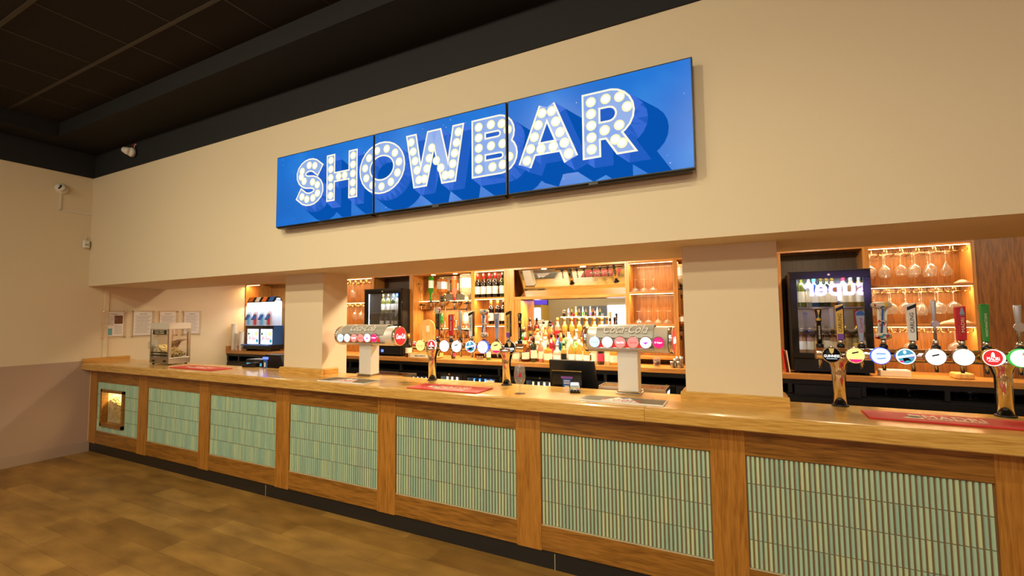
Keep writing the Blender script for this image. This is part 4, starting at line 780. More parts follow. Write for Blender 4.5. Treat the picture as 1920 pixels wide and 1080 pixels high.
def handle(parent, u, vt, vb, w_px, kind, Y=.60, tz=1.45, lean=0):
    p, q = wy(u, vb, Y), wy(u, vt, Y); hgt = q.z-p.z; wd = (wy(u+w_px/2, vt, Y)-wy(u-w_px/2, vt, Y)).x*.86
    base = (p.x-parent.location.x, Y-parent.location.y, p.z-parent.location.z)
    h = None; mats = {'car_y': ['yellow', 'black_gloss', 'purple'], 'car_w': ['white', 'black_gloss', 'white'], 'madri': ['red', 'red', 'red'], 'guin': ['black_gloss', 'gold', 'black_gloss'], 'coors': ['grey_blue', 'silver', 'blue'], 'green': ['green', 'green', 'green'], 'bark': ['darkbark', 'gold', 'orange']}
    def slab(wt, wb, d, m, lean_=0):
        w = MB(); w.add([(-wb/2, -d/2, 0), (wb/2, -d/2, 0), (wb/2, d/2, 0), (-wb/2, d/2, 0), (-wt/2, -d/2, hgt*.97), (wt/2, -d/2, hgt), (wt/2, d/2, hgt), (-wt/2, d/2, hgt*.97)],
                        [(0, 3, 2, 1), (4, 5, 6, 7), (0, 1, 5, 4), (1, 2, 6, 5), (2, 3, 7, 6), (3, 0, 4, 7)])
        o = w.build('handle', m, parent, bevel=.003, loc=base); return o
    if kind in ('car_y', 'car_w'):
        o = slab(wd, wd*.72, .03, 'yellow' if kind == 'car_y' else 'white'); f = -.0155
        MB().box(wd*.4, wd*.5, -.016, .016, hgt*.02, hgt*.985).build('side_strip', 'black_gloss', o)
        MB().prism([(-wd*.47, hgt*.80), (wd*.40, hgt*.88), (wd*.40, hgt*.97), (-wd*.47, hgt*.89)], f-.001, f, 'y').build('stripe', 'black_gloss', o)
        text('CARLING', o, 'ink', (-wd*.03, f-.0008, hgt*.48), hgt*.52, wd*.42, rot=(PI/2, -PI/2, 0), depth=.0006)
        if kind == 'car_y': MB().prism([(-wd*.36, 0), (wd*.36, 0), (wd*.38, hgt*.17), (-wd*.38, hgt*.17)], f-.0006, f, 'y').build('foot_band', 'purple', o)
    elif kind == 'madri':
        o = slab(wd, wd*.86, .025, 'red'); f = -.013; text('MADRI', o, 'cream_letter', (wd*.12, f-.0008, hgt*.45), hgt*.42, wd*.3, rot=(PI/2, -PI/2, 0)); text('EXCEPCIONAL', o, 'gold', (-wd*.22, f-.0008, hgt*.3), hgt*.3, wd*.1, rot=(PI/2, -PI/2, 0))
        MB().lathe([(wd*.2, 0), (wd*.24, hgt*.08), (wd*.12, hgt*.16), (wd*.13, hgt*.2), (.001, hgt*.25)], n=12, sy=.2).build('figure', 'grey_blue', o, loc=(wd*.12, f, hgt*.72))
    elif kind == 'guin':
        o = MB().lathe([(wd*.40, 0), (wd*.42, hgt*.3), (wd*.36, hgt*.62), (wd*.5, hgt*.66), (wd*.5, hgt*.74), (wd*.42, hgt*.76), (wd*.56, hgt*.96), (wd*.45, hgt)], n=20, sy=.7).build('handle', 'black_gloss', parent, loc=base)
        MB().lathe([(wd*.51, hgt*.665), (wd*.51, hgt*.735)], n=20, sy=.7, caps=False).build('gold_band', 'gold', o)
        text('GUINNESS', o, 'cream_letter', (0, -wd*.31, hgt*.33), hgt*.38, wd*.28, rot=(PI/2, -PI/2, 0)); MB().prism([(-wd*.25, hgt*.97), (wd*.25, hgt*.97), (0, hgt*.8)], -wd*.40, -wd*.385, 'y').build('harp', 'gold', o)
    elif kind == 'coors':
        o = slab(wd*1.1, wd*.42, .022, 'grey_blue'); f = -.0115; text('Coors', o, 'red', (0, f-.0008, hgt*.55), hgt*.5, wd*.4, rot=(PI/2, -PI/2, 0), shear=.2)
        MB().prism([(-wd*.53, hgt*.88), (wd*.53, hgt*.88), (wd*.5, hgt*.98), (0, hgt*1.06), (-wd*.5, hgt*.98)], -.012, .012, 'y').build('peak', 'blue', o)
    elif kind == 'coors_slim':
        o = slab(wd*1.1, wd*.5, .02, 'grey_blue'); text('COORS', o, 'blue', (0, -.011, hgt*.6), hgt*.35, wd*.4, rot=(PI/2, -PI/2, 0))
    elif kind == 'green':
        o = slab(wd*1.0, wd*.55, .03, 'green'); text('WORTHINGTON\'S', o, 'cream_letter', (0, -.016, hgt*.45), hgt*.62, wd*.3, rot=(PI/2, -PI/2, 0))
        MB().lathe([(wd*.5, 0), (wd*.54, hgt*.03), (wd*.3, hgt*.05)], n=18, sy=.6).build('top_knob', 'green', o, loc=(0, 0, hgt*.97))
    elif kind == 'bark':
        o = slab(wd*.75, wd*.6, .026, 'black_plastic'); text('THE PALE ALE', o, 'gold', (0, -.014, hgt*.55), hgt*.45, wd*.25, rot=(PI/2, -PI/2, 0)); MB().prism([(-wd*.3, 0), (wd*.3, 0), (wd*.3, hgt*.2), (0, hgt*.26), (-wd*.3, hgt*.2)], -.0145, -.013, 'y').build('foot_band', 'orange', o)
        MB().lathe([(wd*.4, 0), (wd*.52, hgt*.06), (wd*.5, hgt*.2), (wd*.3, hgt*.24)], n=14, sy=.7).build('hop_crown', 'collage', o, loc=(0, 0, hgt*.78))
    elif kind == 'sculpt':
        o = MB().lathe([(wd*.28, 0), (wd*.46, hgt*.03), (wd*.46, hgt*.12), (wd*.24, hgt*.18), (wd*.2, hgt*.4), (wd*.28, hgt*.44), (wd*.28, hgt*.5), (wd*.2, hgt*.53), (wd*.24, hgt*.75), (wd*.34, hgt*.83), (wd*.58, hgt*.87), (wd*.6, hgt*.95), (wd*.4, hgt)], n=18).build('handle', 'collage', parent, loc=base)
        for k in range(6):
            a = 2*PI*k/6; MB().tube([(wd*.24*math.cos(a), wd*.24*math.sin(a), hgt*.15), (wd*.22*math.cos(a+.3), wd*.22*math.sin(a+.3), hgt*.45), (wd*.27*math.cos(a+.6), wd*.27*math.sin(a+.6), hgt*.84)], wd*.06, 6).build('ribbon', ['red', 'teal', 'yellow', 'white', 'blue', 'white'][k], o)
    else:
        o = MB().lathe([(wd*.28, 0), (wd*.28, hgt*.32), (wd*.22, hgt*.36)], n=14).add([], []).build('handle', 'steel', parent, loc=base)
        MB().lathe([(wd*.22, hgt*.46), (wd*.34, hgt*.5), (wd*.5, hgt*.97), (wd*.44, hgt)], n=14, sy=.6).build('grip', 'silver', o)
        MB().lathe([(wd*.7, 0), (wd*.75, .006), (wd*.7, .012)], n=20).build('medallion', 'steel', o, loc=(0, -wd*.1, hgt*.4)).rotation_euler = (PI/2, 0, 0)
    zt_ = tz+.035-parent.location.z
    MB().lathe([(.011, zt_-base[2]+.018), (.014, -.022), (.015, -.006), (.010, 0)], n=14).build('ferrule', 'chrome', parent, loc=base)
    MB().lathe([(.02, zt_-base[2]-.01), (.021, zt_-base[2]+.012), (.014, zt_-base[2]+.022)], n=14).build('collar', 'black_plastic', parent, loc=base)
    # tap body joining the cross tube, and its spout
    dx = 0
    MB().tube([(base[0], YT_-parent.location.y+.02, tz-parent.location.z), (base[0], base[1], tz-parent.location.z+.012), (base[0], base[1]+.004, tz-parent.location.z+.03)], .013, 10).tube([(base[0], base[1]-.008, tz-parent.location.z), (base[0], base[1]+.012, tz-parent.location.z-.05), (base[0], base[1]+.012, tz-parent.location.z-.10)], .009, 10).build('tap', 'chrome', parent)
YT_ = .47
def tower(label, cols, x0, x1, tz, badges, handles, tr=.04, mat_='warm_chrome'):
    c0 = wz(cols[0][0], cols[0][1], H); t = thing('beer_tower', label, 'beer tap', (c0.x, c0.y+.02, H)); L0 = t.location
    for u, v in cols:
        c = wz(u, v, H); x = c.x-L0.x
        MB().lathe([(.043, 0), (.043, .007), (.036, .010)], (x, 0, 0), n=28).build('base_flange', 'black_plastic', t)
        MB().lathe([(.034, .014), (.034, tz-H-.125), (.0355, tz-H-.12), (.0355, tz-H-.115), (.037, tz-H-.09), (.045, tz-H-.06), (.062, tz-H-.03), (.062, tz-H)], (x, 0, 0), n=32).build('column', mat_, t)
    ty = YT_-L0.y
    MB().lathe([(tr*.9, 0), (tr, .004), (tr, x1-x0-.004), (tr*.9, x1-x0)], (x0-L0.x, ty, tz-H), 'x', 28).build('cross_tube', mat_, t)
    for (u, v, r, rim, face, deco) in badges:
        p = wy(u, v, .40); badge(t, Vector((p.x-L0.x, .425-L0.y, p.z-H)), r, rim, face, deco)
        MB().cyl((p.x-L0.x, .42-L0.y, p.z-H), .012, YT_-.42, 'y', 12).build('badge_stem', 'chrome', t)
    for a in handles: handle(t, *a, Y=.60, tz=tz)
    return t
lb = [(787.4, 647.8, 'gold', 'e_yellow', 'cruz'), (809, 648, 'chrome', 'e_white', 'madri'), (832.1, 648.9, 'chrome', 'e_white', ''), (855, 649.5, 'chrome', 'e_white', 'carling_w'), (881.4, 650, 'chrome', 'e_white', 'hop'), (904.3, 650.8, 'e_blue', 'e_white', 'coors'), (929.5, 651.7, 'chrome', 'e_yellow', 'carling_p'), (954.7, 652.7, 'chrome', 'e_black', 'guinness')]
lh = [(821, 577, 630, 11, 'bark'), (846, 589, 629, 10, 'madri'), (863, 583, 636, 7, 'metal'), (884, 583, 631, 10, 'car_w'), (908, 580, 632, 16, 'sculpt'), (932, 587, 635, 9, 'coors_slim'), (954, 582, 632, 9.5, 'car_y'), (975, 587, 643, 8, 'guin')]
zL = wy(870, 650, YT_).z
tower('left beer tower, a warm tinted chrome bar on two columns with eight lit round badges', [(808, 713), (949, 722)], wy(777, 649, YT_).x, wy(984, 655, YT_).x, zL, [(u, v, .052, r, f, d) for u, v, r, f, d in lb], lh, tr=.034)
rb = [(1559.5, 665.7, 'chrome', 'e_black', 'guinness'), (1604.5, 666.7, 'chrome', 'e_yellow', 'carling_p'), (1652, 667.5, 'e_blue', 'e_white', 'coors_g'), (1699, 668.5, 'chrome', 'e_white', 'hop'), (1755.5, 669.5, 'chrome', 'e_white', 'carling_w'), (1808, 670, 'chrome', 'e_white', ''), (1864, 671, 'gold', 'e_white', 'madri'), (1917, 672, 'e_green', 'e_white', 'green')]
rh = [(1537, 579, 645, 14, 'guin'), (1576, 571, 637, 18, 'car_y'), (1615, 585, 640, 18, 'coors'), (1656, 566, 636, 40, 'sculpt'), (1711, 568, 639, 21, 'car_w'), (1754, 563, 637, 13, 'metal'), (1803, 574, 638, 24, 'madri'), (1849, 571, 641, 19, 'green'), (1912, 572, 642, 19, 'metal')]
zR = wy(1700, 667, YT_).z
tower('right beer tower, a warm tinted chrome bar on two columns with bright round badges', [(1577, 762), (1878, 778)], wy(1529, 665, YT_).x, 9.0, zR, [(u, v, .047, r, f, d) for u, v, r, f, d in rb], rh, tr=.036)

# ================================================================== SOFT DRINK DISPENSERS
def soda(label, uc, vc, u0, u1, c0, c1, badges, side):
    y = .43; b = wz(uc, vc, H); t = thing('drinks_dispenser', label, 'drinks dispenser', (b.x, y, H)); X = t.location.x
    xl, xr = wy(u0, 630, y-.05).x-X, wy(u1, 640, y-.05).x-X; zc = 1.492-H; r = .088
    xc0, xc1 = wy(c0, 690, y-.05).x-X, wy(c1, 690, y-.05).x-X
    MB().box(xc0, xc1, -.05, .06, .02, zc-.05).build('column', 'brushed', t, bevel=.004)
    MB().box(xc0-.014, xc1+.014, -.066, .074, 0, .012).box(xc0-.008, xc1+.008, -.058, .068, .012, .024).build('base', 'chrome', t, bevel=.003)
    MB().lathe([(r, 0), (r, xr-xl-.06)], (xl+.03, .0, zc), 'x', 40, sx=1.0).build('barrel', 'brushed', t)
    for s, x in ((-1, xl), (1, xr-.03)): MB().lathe([(r*.92, 0), (r*1.02, .006), (r*1.02, .024), (r*.97, .03)], (x, 0, zc), 'x', 40).build('end_ring', 'chrome', t)
    for s, x in ((-1, xl-.002), (1, xr-.003)):
        MB().lathe([(r*.86, 0), (r*.9, .003), (r*.86, .006)] if s > 0 else [(r*.86, 0), (r*.9, .003), (r*.86, .006)], (x-(0 if s > 0 else .003), 0, zc), 'x', 32).build('end_disc', 'e_red', t)
        q = text('Coca-Cola', t, 'e_white', (x+(.0075 if s > 0 else -.0045), 0, zc), .12, .045, rot=(PI/2, 0, PI/2*s), shear=.4)
    # curved upper cover
    w = MB(); n = 10; pr = [((r+.012)*math.cos(math.radians(a))*-1, (r+.018)*math.sin(math.radians(a))) for a in [8+(150-8)*i/n for i in range(n+1)]]
    pr2 = [(p*.95, q*.95) for p, q in pr][::-1]
    xa, xb = xl+.10, xr-.12 if side else xr-.12
    w.prism([(p, zc+q) for p, q in pr+pr2], xa, xb, 'x'); w.build('cover', 'cover_grey', t, bevel=.002)
    o = text('Coca-Cola', t, 'white', ((xa+xb)/2+.01, -(r+.004)*math.cos(math.radians(38))-.008, zc+(r+.018)*math.sin(math.radians(38))+.012), .30, .07, rot=(math.radians(52), 0, 0), shear=.45)
    MB().box(xa, xb, -r-.014, -r+.02, zc-.062, zc-.05).build('lower_lip', 'steel', t, bevel=.002)
    MB().box(xa+.01, xb-.05, -r-.002, -r+.03, zc-.05, zc-.012).build('light_strip', 'e_red', t)
    for i, (u, v, rim, face, word, wc) in enumerate(badges):
        p = wy(u, v, y-r-.03); g = MB().lathe([(.036, 0), (.041, .004), (.041, .014), (.037, .018)], n=28).build('badge', rim, t, loc=(p.x-X, -r-.012, p.z-H)); g.rotation_euler = (PI/2, 0, 0)
        MB().lathe([(.0365, .0182), (.0365, .0192), (.0001, .0198)], n=28).build('badge_face', face, g)
        if word: text(word, g, wc, (0, 0, .0206), .05, .014, rot=(0, 0, 0), shear=.3)
        else: MB().prism([(-.02, 0), (.02, .004), (0, -.014)], .0200, .0206, 'z').build('emblem', wc, g)
    return t
bs = [('silver', 'e_ice', 'Fanta', 'e_gold'), ('chrome', 'e_white', 'Fanta', 'e_pink'), ('chrome', 'e_pink', 'Coca-Cola', 'e_white'), ('chrome', 'e_pink', 'Coca-Cola', 'e_red'), ('chrome', 'e_white', '', 'e_purple'), ('chrome', 'e_magenta', 'Dr Pepper', 'e_white')]
soda('left soft drink dispenser with a silver barrel head and six lit badges', 690, 706, 632, 744, 673, 695, [(638+12.6*i, 633.5, *b) for i, b in enumerate(bs)], 0)
soda('right soft drink dispenser with a silver barrel head in front of the spirits', 1180, 741, 1095, 1262, 1158, 1196, [(1114.5+24.0*i, 641+.35*i, *b) for i, b in enumerate(bs)], 1)

# ================================================================== ON THE BAR TOP
def runner(label, pts, m, kind):
    P = [wz(u, v, H+.006) for u, v in pts]; y0 = min(p.y for p in P); y1 = max(p.y for p in P); x0 = sum(sorted(p.x for p in P)[:2])/2; x1 = sum(sorted(p.x for p in P)[2:])/2
    y0, y1 = sum(sorted(p.y for p in P)[:2])/2, sum(sorted(p.y for p in P)[2:])/2
    t = thing('bar_runner', label, 'bar mat', ((x0+x1)/2, (y0+y1)/2, H+.0005)); w, d = (x1-x0)/2, (y1-y0)/2
    MB().box(-w, w, -d, d, 0, .007).build('mat', m, t, bevel=.002)
    if kind == 'madri':
        text('MADRI', t, 'cream_letter', (w*.12, d*.12, .0074), w*.85, d*.62, rot=(0, 0, 0)); text('EXCEPCIONAL', t, 'cream_letter', (w*.12, -d*.45, .0074), w*.8, d*.2, rot=(0, 0, 0))
        MB().lathe([(.03, 0), (.028, .0006)], n=16).build('emblem', 'grey_mat', t, loc=(-w*.42, d*.05, .0072)); MB().prism([(-w*.62, -d*.2), (-w*.3, -d*.3), (-w*.3, -d*.15), (-w*.55, d*.1)], .0071, .0076, 'z').build('emblem', 'cream_letter', t)
    else:
        MB().box(-w, w, -d-.001, -d+.006, -.0002, .0074).box(w-.006, w+.001, -d, d, -.0002, .0074).build('piping', 'white', t)
        MB().prism([(-w*.5, -d*.8), (w*.45, -d*.8), (w*.1, d*.85), (-.0, d*.3), (-w*.15, d*.85)], .0071, .0075, 'z').build('emblem', 'white', t)
        text('Coors', t, 'red', (0, -d*.15, .0078), w*.95, d*.9, rot=(0, 0, 0), shear=.2)
        MB().prism([(-w*.05, d*.5), (w*.12, d*.5), (w*.06, d*.8)], .0076, .0079, 'z').build('emblem', 'blue', t)
runner('red bar runner with white lettering beside the popcorn warmer', [(330, 688), (358, 684), (426, 690), (393, 696)], 'red_mat', 'madri')
runner('grey bar runner with red lettering in front of the left drinks dispenser', [(600, 713), (625, 707), (710, 713), (685, 720)], 'grey_mat', 'coors')
runner('red bar runner with white lettering between the left tower and the beer glass', [(767, 727), (795, 718), (920, 728), (897, 737)], 'red_mat', 'madri')
runner('grey bar runner with red lettering in front of the right drinks dispenser', [(1087, 749), (1100, 740), (1249, 752), (1246, 761)], 'grey_mat', 'coors')
t = thing('bar_runner', 'large red bar runner with white lettering near the right end of the bar top', 'bar mat', (8.39, .23, H+.0005)); w, d = .318, .105
MB().box(-w, w, -d, d, 0, .009).build('mat', 'red_mat', t, bevel=.002); text('MADRI', t, 'cream_letter', (.04, .02, .0094), .23, .075, rot=(0, 0, 0)); text('EXCEPCIONAL', t, 'cream_letter', (.04, -.035, .0094), .22, .02, rot=(0, 0, 0))
MB().lathe([(.03, 0), (.028, .0006)], n=16).build('emblem', 'grey_mat', t, loc=(-.115, 0, .0092)); MB().prism([(-.17, -.04), (-.085, -.045), (-.085, .045), (-.13, .06), (-.13, 0)], .0088, .0093, 'z').build('emblem', 'cream_letter', t)
t.rotation_euler = (0, 0, math.radians(-2))

# stemmed beer glass
p = wz(975, 738, H); t = thing('beer_glass', 'empty stemmed beer glass with red and purple print standing alone on the bar top', 'glass', (p.x, p.y, H))
MB().lathe([(.038, 0), (.038, .003), (.01, .008), (.006, .02), (.009, .028), (.006, .04), (.008, .05)], n=28).build('foot', 'clear_glass', t)
MB().lathe([(.008, .05), (.022, .062), (.036, .09), (.041, .125), (.038, .165), (.034, .2)], n=32, caps=False).build('bowl', 'clear_glass', t)
MB().lathe([(.0395, .112), (.0392, .128), (.0385, .15)], n=32, caps=False).build('bowl_sheen', 'acrylic', t)
w = MB(); a0 = math.radians(-75)
def patch(a0, a1, z0, z1, r, m, nm='print'):
    w = MB(); n = 5; v = []; f = []
    for i in range(n+1):
        a = math.radians(a0+(a1-a0)*i/n); v += [(r*math.cos(a), r*math.sin(a), z0), (r*math.cos(a), r*math.sin(a), z1)]
    for i in range(n): f.append((2*i, 2*i+2, 2*i+3, 2*i+1))
    w.add(v, f); w.build(nm, m, t)
patch(-75, -50, .12, .14, .0418, 'red'); patch(-70, -52, .142, .15, .0412, 'red'); patch(-150, -138, .115, .155, .0418, 'red'); patch(-100, -88, .15, .16, .040, 'purple'); patch(-98, -86, .118, .126, .0418, 'purple')

# card readers
def reader(label, u, v, rz, s=1.0):
    p = wz(u, v, H); t = thing('card_reader', label, 'card reader', (p.x, p.y, H+.0005), rz)
    MB().prism([(-.085*s, 0), (.08*s, 0), (.085*s, .012*s), (.06*s, .026*s), (-.07*s, .055*s), (-.088*s, .045*s)], -.038*s, .038*s, 'x').build('body', 'black_plastic', t, bevel=.004)
    return t
t = reader('black card reader with a lit screen beside the right drinks dispenser', 1078, 734, math.radians(200), .95)
s_ = MB().box(-.027, .027, -.03, .03, 0, .0012).build('display', 'e_ice', t, loc=(0, -.03, .0475)); s_.rotation_euler = (math.radians(-12.6), 0, 0)
k_ = MB()
for r in range(3):
    for c in range(4): k_.box(-.028+c*.0148, -.017+c*.0148, .012+r*.014, .021+r*.014, 0, .002, 0)
k_ = k_.build('keypad', 'grey_mat', t, loc=(0, 0, .0385)); k_.rotation_euler = (math.radians(-12.6), 0, 0)
for i, m_ in enumerate(('red', 'yellow', 'green')): MB().box(-.028+i*.02, -.012+i*.02, .06, .07, .026, .0285).build('key', m_, t)
t2 = reader('black card reader lying near the slush machine end of the bar', 470, 688, math.radians(105), 1.0)
s_ = MB().box(-.027, .027, -.03, .03, 0, .0012).build('display', 'black_gloss', t2, loc=(0, -.03, .050)); s_.rotation_euler = (math.radians(-12.6), 0, 0)

# popcorn warmer
wx0, wx1, wy0, wy1 = .985, 1.40, .25, .49; t = thing('popcorn_warmer', 'glass sided popcorn warmer with steel frame on the bar top by the left wall', 'popcorn warmer', ((wx0+wx1)/2, (wy0+wy1)/2, H)); hw, hd = (wx1-wx0)/2, (wy1-wy0)/2; HH = .50
MB().box(-hw, hw, -hd, hd, .012, .085).build('base', 'steel', t, bevel=.003)
for x in (-hw+.03, hw-.03):
    for y in (-hd+.03, hd-.03): MB().cyl((x, y, 0), .014, .012, n=12).build('foot', 'black_plastic', t)
MB().box(-hw, hw, -hd, hd, HH-.075, HH).build('top_housing', 'brushed', t, bevel=.004)
for x in (-hw, hw-.028):
    for y in (-hd, hd-.028): MB().box(x, x+.028, y, y+.028, .085, HH-.075).build('post', 'steel', t)
MB().box(-hw+.028, hw-.028, -hd+.006, -hd+.009, .085, HH-.075).build('front_pane', 'pane', t); MB().box(hw-.009, hw-.006, -hd+.028, hd-.028, .085, HH-.075).build('side_pane', 'pane', t); MB().box(-hw+.006, -hw+.009, -hd+.028, hd-.028, .085, HH-.075).build('side_pane', 'pane', t)
MB().box(-hw+.06, hw-.06, -hd-.002, -hd, HH-.14, HH-.085).build('sign_plate', 'black_gloss', t); text('HOT FRESH', t, 'cream_letter', (0, -hd-.0026, HH-.10), .2, .014); text('POPCORN', t, 'cream_letter', (0, -hd-.0026, HH-.123), .2, .018)
MB().box(-hw+.03, hw-.03, -hd-.002, -hd, .1, .12).box(-hw+.03, hw-.03, -hd-.002, -hd, .135, .15).build('label_strip', 'black_gloss', t)
for x in (-.15, .10): MB().box(x, x+.05, -hd-.004, -hd, .03, .055).build('switch', 'black_plastic', t)
MB().prism([(.06, .27), (hw-.01, .30), (hw-.01, .295), (.06, .262)], -.02, hd-.03, 'y').build('scoop_shelf', 'steel', t)
MB().prism([(-.02, .20), (.06, .27), (.06, .262), (-.015, .19)], -.02, hd-.03, 'y').build('chute', 'steel', t)
def pp(r):
    x = r.uniform(-hw+.03, hw-.04); y = r.uniform(-hd+.03, hd-.03); topz = .10+.13*max(.12, 1-((x+hw)/(2*hw)*1.0)*.9); return (x, y, r.uniform(.094, topz) if r.random() < .5 else topz)
kernels(620, pp, .011, 'popcorn', ['popcorn_dark', 'popcorn'], 'toffee coloured popcorn heaped inside the glass popcorn warmer', ((wx0+wx1)/2, (wy0+wy1)/2, H))
lamp('AREA', 'warmer_light', ((wx0+wx1)/2, (wy0+wy1)/2, H+HH-.08), ((wx0+wx1)/2, (wy0+wy1)/2, 0), .8, color=(1, .8, .5), shape='RECTANGLE', size=.25, size_y=.1)

# service ledge behind the bar top, tills and drip trays stand on it
for i, (a, b) in enumerate(((1.5, 3.36), (3.93, 7.16), (7.72, 9.9))):
    t = thing('service_ledge', ['black service ledge behind the left end of the bar', 'black service ledge behind the middle of the bar', 'black service ledge behind the right end of the bar'][i], 'shelf', ((a+b)/2, .70, .92))
    MB().box(a-(a+b)/2, b-(a+b)/2, -.18, .17, -.02, 0).build('board', 'black_cab', t)
    for x in (a-(a+b)/2+.05, b-(a+b)/2-.08): MB().box(x, x+.03, -.15, .14, -.92, -.02).build('support', 'black_cab', t)
LZ = .92
def till(label, uL, uR, vt, y, big):
    a, b = wy(uL, vt, y), wy(uR, vt, y); cx = (a.x+b.x)/2; w = (b.x-a.x)/2; zt_ = a.z-LZ; t = thing('till', label, 'till', (cx, y, LZ))
    return t, w, zt_
t, w_, z_ = till('large black till with its screen back to the room beside the right dispenser', 1029, 1113, 674, .72, 1)
MB().add([(-w_, .03, z_*.25), (w_+.03, .03, z_*.25), (w_, .0, z_), (-w_, 0, z_), (-w_, .06, z_*.25), (w_+.03, .06, z_*.25), (w_, .03, z_), (-w_, .03, z_)], [(0, 1, 2, 3), (4, 7, 6, 5), (0, 4, 5, 1), (1, 5, 6, 2), (2, 6, 7, 3), (3, 7, 4, 0)]).build('screen_housing', 'black_plastic', t, bevel=.006)
MB().box(-w_+.02, w_-.02, .0, .14, 0, z_*.26).build('base', 'black_plastic', t, bevel=.006)
a, b = wy(1036, 693, .60), wy(1092, 696, .60)
t = thing('customer_display', 'small dark customer display with a blue sticker in front of the large till', 'display', ((a.x+b.x)/2, .60, LZ)); w_ = (b.x-a.x)/2; z_ = a.z-LZ
MB().box(-w_, w_, -.02, .012, z_-.17, z_).build('housing', 'black_gloss', t, bevel=.006); MB().box(-.02, .02, -.005, .01, .008, z_-.16).build('stem', 'black_plastic', t); MB().box(-.06, .06, -.03, .03, 0, .008).build('base', 'black_plastic', t)
MB().box(-w_, w_, -.0205, -.0195, z_-.006, z_-.001).build('trim_line', 'gold', t)
s_ = MB().box(-.03, .035, -.0215, -.0202, z_-.165, z_-.065).build('sticker', 'blue', t); MB().box(-.016, .02, -.0222, -.0214, z_-.16, z_-.115).build('notice', 'cream_letter', s_); MB().box(-.045, .05, -.0214, -.0202, z_-.062, z_-.045).build('label_strip', 'purple', s_)
for k in range(3): MB().box(-.022, .027, -.0222, -.0214, z_-.08-.011*k, z_-.076-.011*k).build('text_line', 'white', s_)
t, w_, z_ = till('black till and printer with green lit display beside the left column', 498, 531, 664, .66, 0)
MB().prism([(-w_-.02, 0), (w_+.02, 0), (w_+.02, z_*.75), (w_-.02, z_), (-w_+.02, z_), (-w_-.02, z_*.8)], -.02, .12, 'y').build('housing', 'black_plastic', t, bevel=.006)
t, w_, z_ = till('low black printer with a green lit slot near the slush machine', 464, 494, 673, .70, 0)
MB().box(-w_, w_, -.02, .14, 0, z_).build('housing', 'black_plastic', t, bevel=.006); MB().box(-w_+.02, w_, -.022, -.02, z_-.075, z_-.04).build('display', 'e_teal', t)
p = wz(507, 689, H); t = thing('blue_stand', 'blue leaflet stand with a purple lit top on the bar edge', 'sign', (p.x, .485, H+.0005))
MB().prism([(-.022, 0), (.022, 0), (.026, .095), (-.026, .095)], 0, .012, 'y').build('panel', 'blue', t); MB().box(-.034, .034, -.004, .016, .095, .118).build('lit_top', 'e_led_blue', t); MB().box(-.012, .012, -.001, .0, .012, .06).build('notice', 'cream_letter', t)
def tray(label, u0, u1, v, y):
    a, b = wy(u0, v, y), wy(u1, v, y); z = a.z-LZ; w_ = (b.x-a.x)/2; t = thing('drip_tray', label, 'drip tray', ((a.x+b.x)/2, y, LZ)); W_ = MB(); W_.box(-w_, w_, 0, .2, z-.03, z-.008)
    W_.box(-w_, -w_+.004, 0, .2, z-.008, z).box(w_-.004, w_, 0, .2, z-.008, z).box(-w_, w_, 0, .004, z-.008, z).box(-w_, w_, .196, .2, z-.008, z); W_.build('pan', 'steel', t)
    g = MB()
    for k in range(int(2*w_/.012)): g.box(-w_+.006+k*.012, -w_+.011+k*.012, .004, .196, z-.006, z-.003)
    g.build('grille', 'brass', t)
    for x in (-w_+.03, w_-.04):
        MB().box(x, x+.015, .02, .035, 0, z-.03).build('leg', 'steel', t); MB().box(x, x+.015, .16, .175, 0, z-.03).build('leg', 'steel', t)
tray('wide steel drip tray behind the right drinks dispenser', 1122, 1248, 723, .56); tray('steel drip tray behind the left drinks dispenser', 668, 756, 699, .56)

# ================================================================== LEFT WALL AND CEILING DETAILS
pu = [(190.5, 237.5), (245.6, 290), (295, 334), (340.6, 377.5)]
pl = ['nearest the front', 'second from the front', 'third, partly behind the popcorn warmer', 'deepest along the wall']
for i, (a, b) in enumerate(pu):
    p, q = wx(a, 582, 0), wx(b, 582, 0); w_ = (q.y-p.y)/2; cy = (p.y+q.y)/2; z0, z1 = 1.415, 1.79
    t = thing('notice_holder', 'acrylic holder with printed notice on left wall, '+pl[i], 'notice', (0, cy, z0)); hh = z1-z0
    MB().box(.014, .018, -w_, w_, 0, hh).build('front_sheet', 'acrylic', t)
    for y in (-w_+.015, w_-.015):
        for z in (.015, hh-.015):
            g = MB().cyl((.0, y, z), .007, .022, 'x', 12).build('stand_off', 'chrome', t)
    s_ = MB().box(.010, .0125, -w_+.03, w_-.035, .03, hh-.02).build('sheet', 'paper', t)
    y0, y1 = -w_+.045, w_-.05; zt_ = hh-.05; k = MB()
    for r in range(17):
        z = zt_-.03-.0145*r
        if i == 0 and (r < 9): k.box(.0126, .0131, y0, 0-.01, z, z+.003)
        elif i == 0: k.box(.0126, .0131, .005, y1, z, z+.003)
        else: k.box(.0126, .0131, y0+.01*((r*7) % 3), y1-.012*((r*5) % 4), z, z+.0028)
    k.build('text_lines', 'grey_mat', s_)
    text(['Red Carpet', 'NOTICE', 'POLICY', 'LICENCE'][i], s_, 'ink', (.0132, (0 if i else -.03), zt_), .09 if i else .13, .014, rot=(PI/2, 0, PI/2))
    if i == 0:
        MB().box(.0127, .0134, .0, y1+.005, zt_-.13, zt_-.02).build('photo', 'brown', s_); MB().box(.0127, .0134, y0-.005, .0-.02, zt_-.28, zt_-.19).build('photo', 'teal', s_)
w = MB(); a, b = wx(196, 560, 0), wx(204, 560, 0); tag(MB().box(.0, .016, a.y, b.y, H+.056, 2.09).build('cable_trunking', 'cream_wall', None), 'slim painted cable trunking running up the left wall from the bar top', 'trunking')
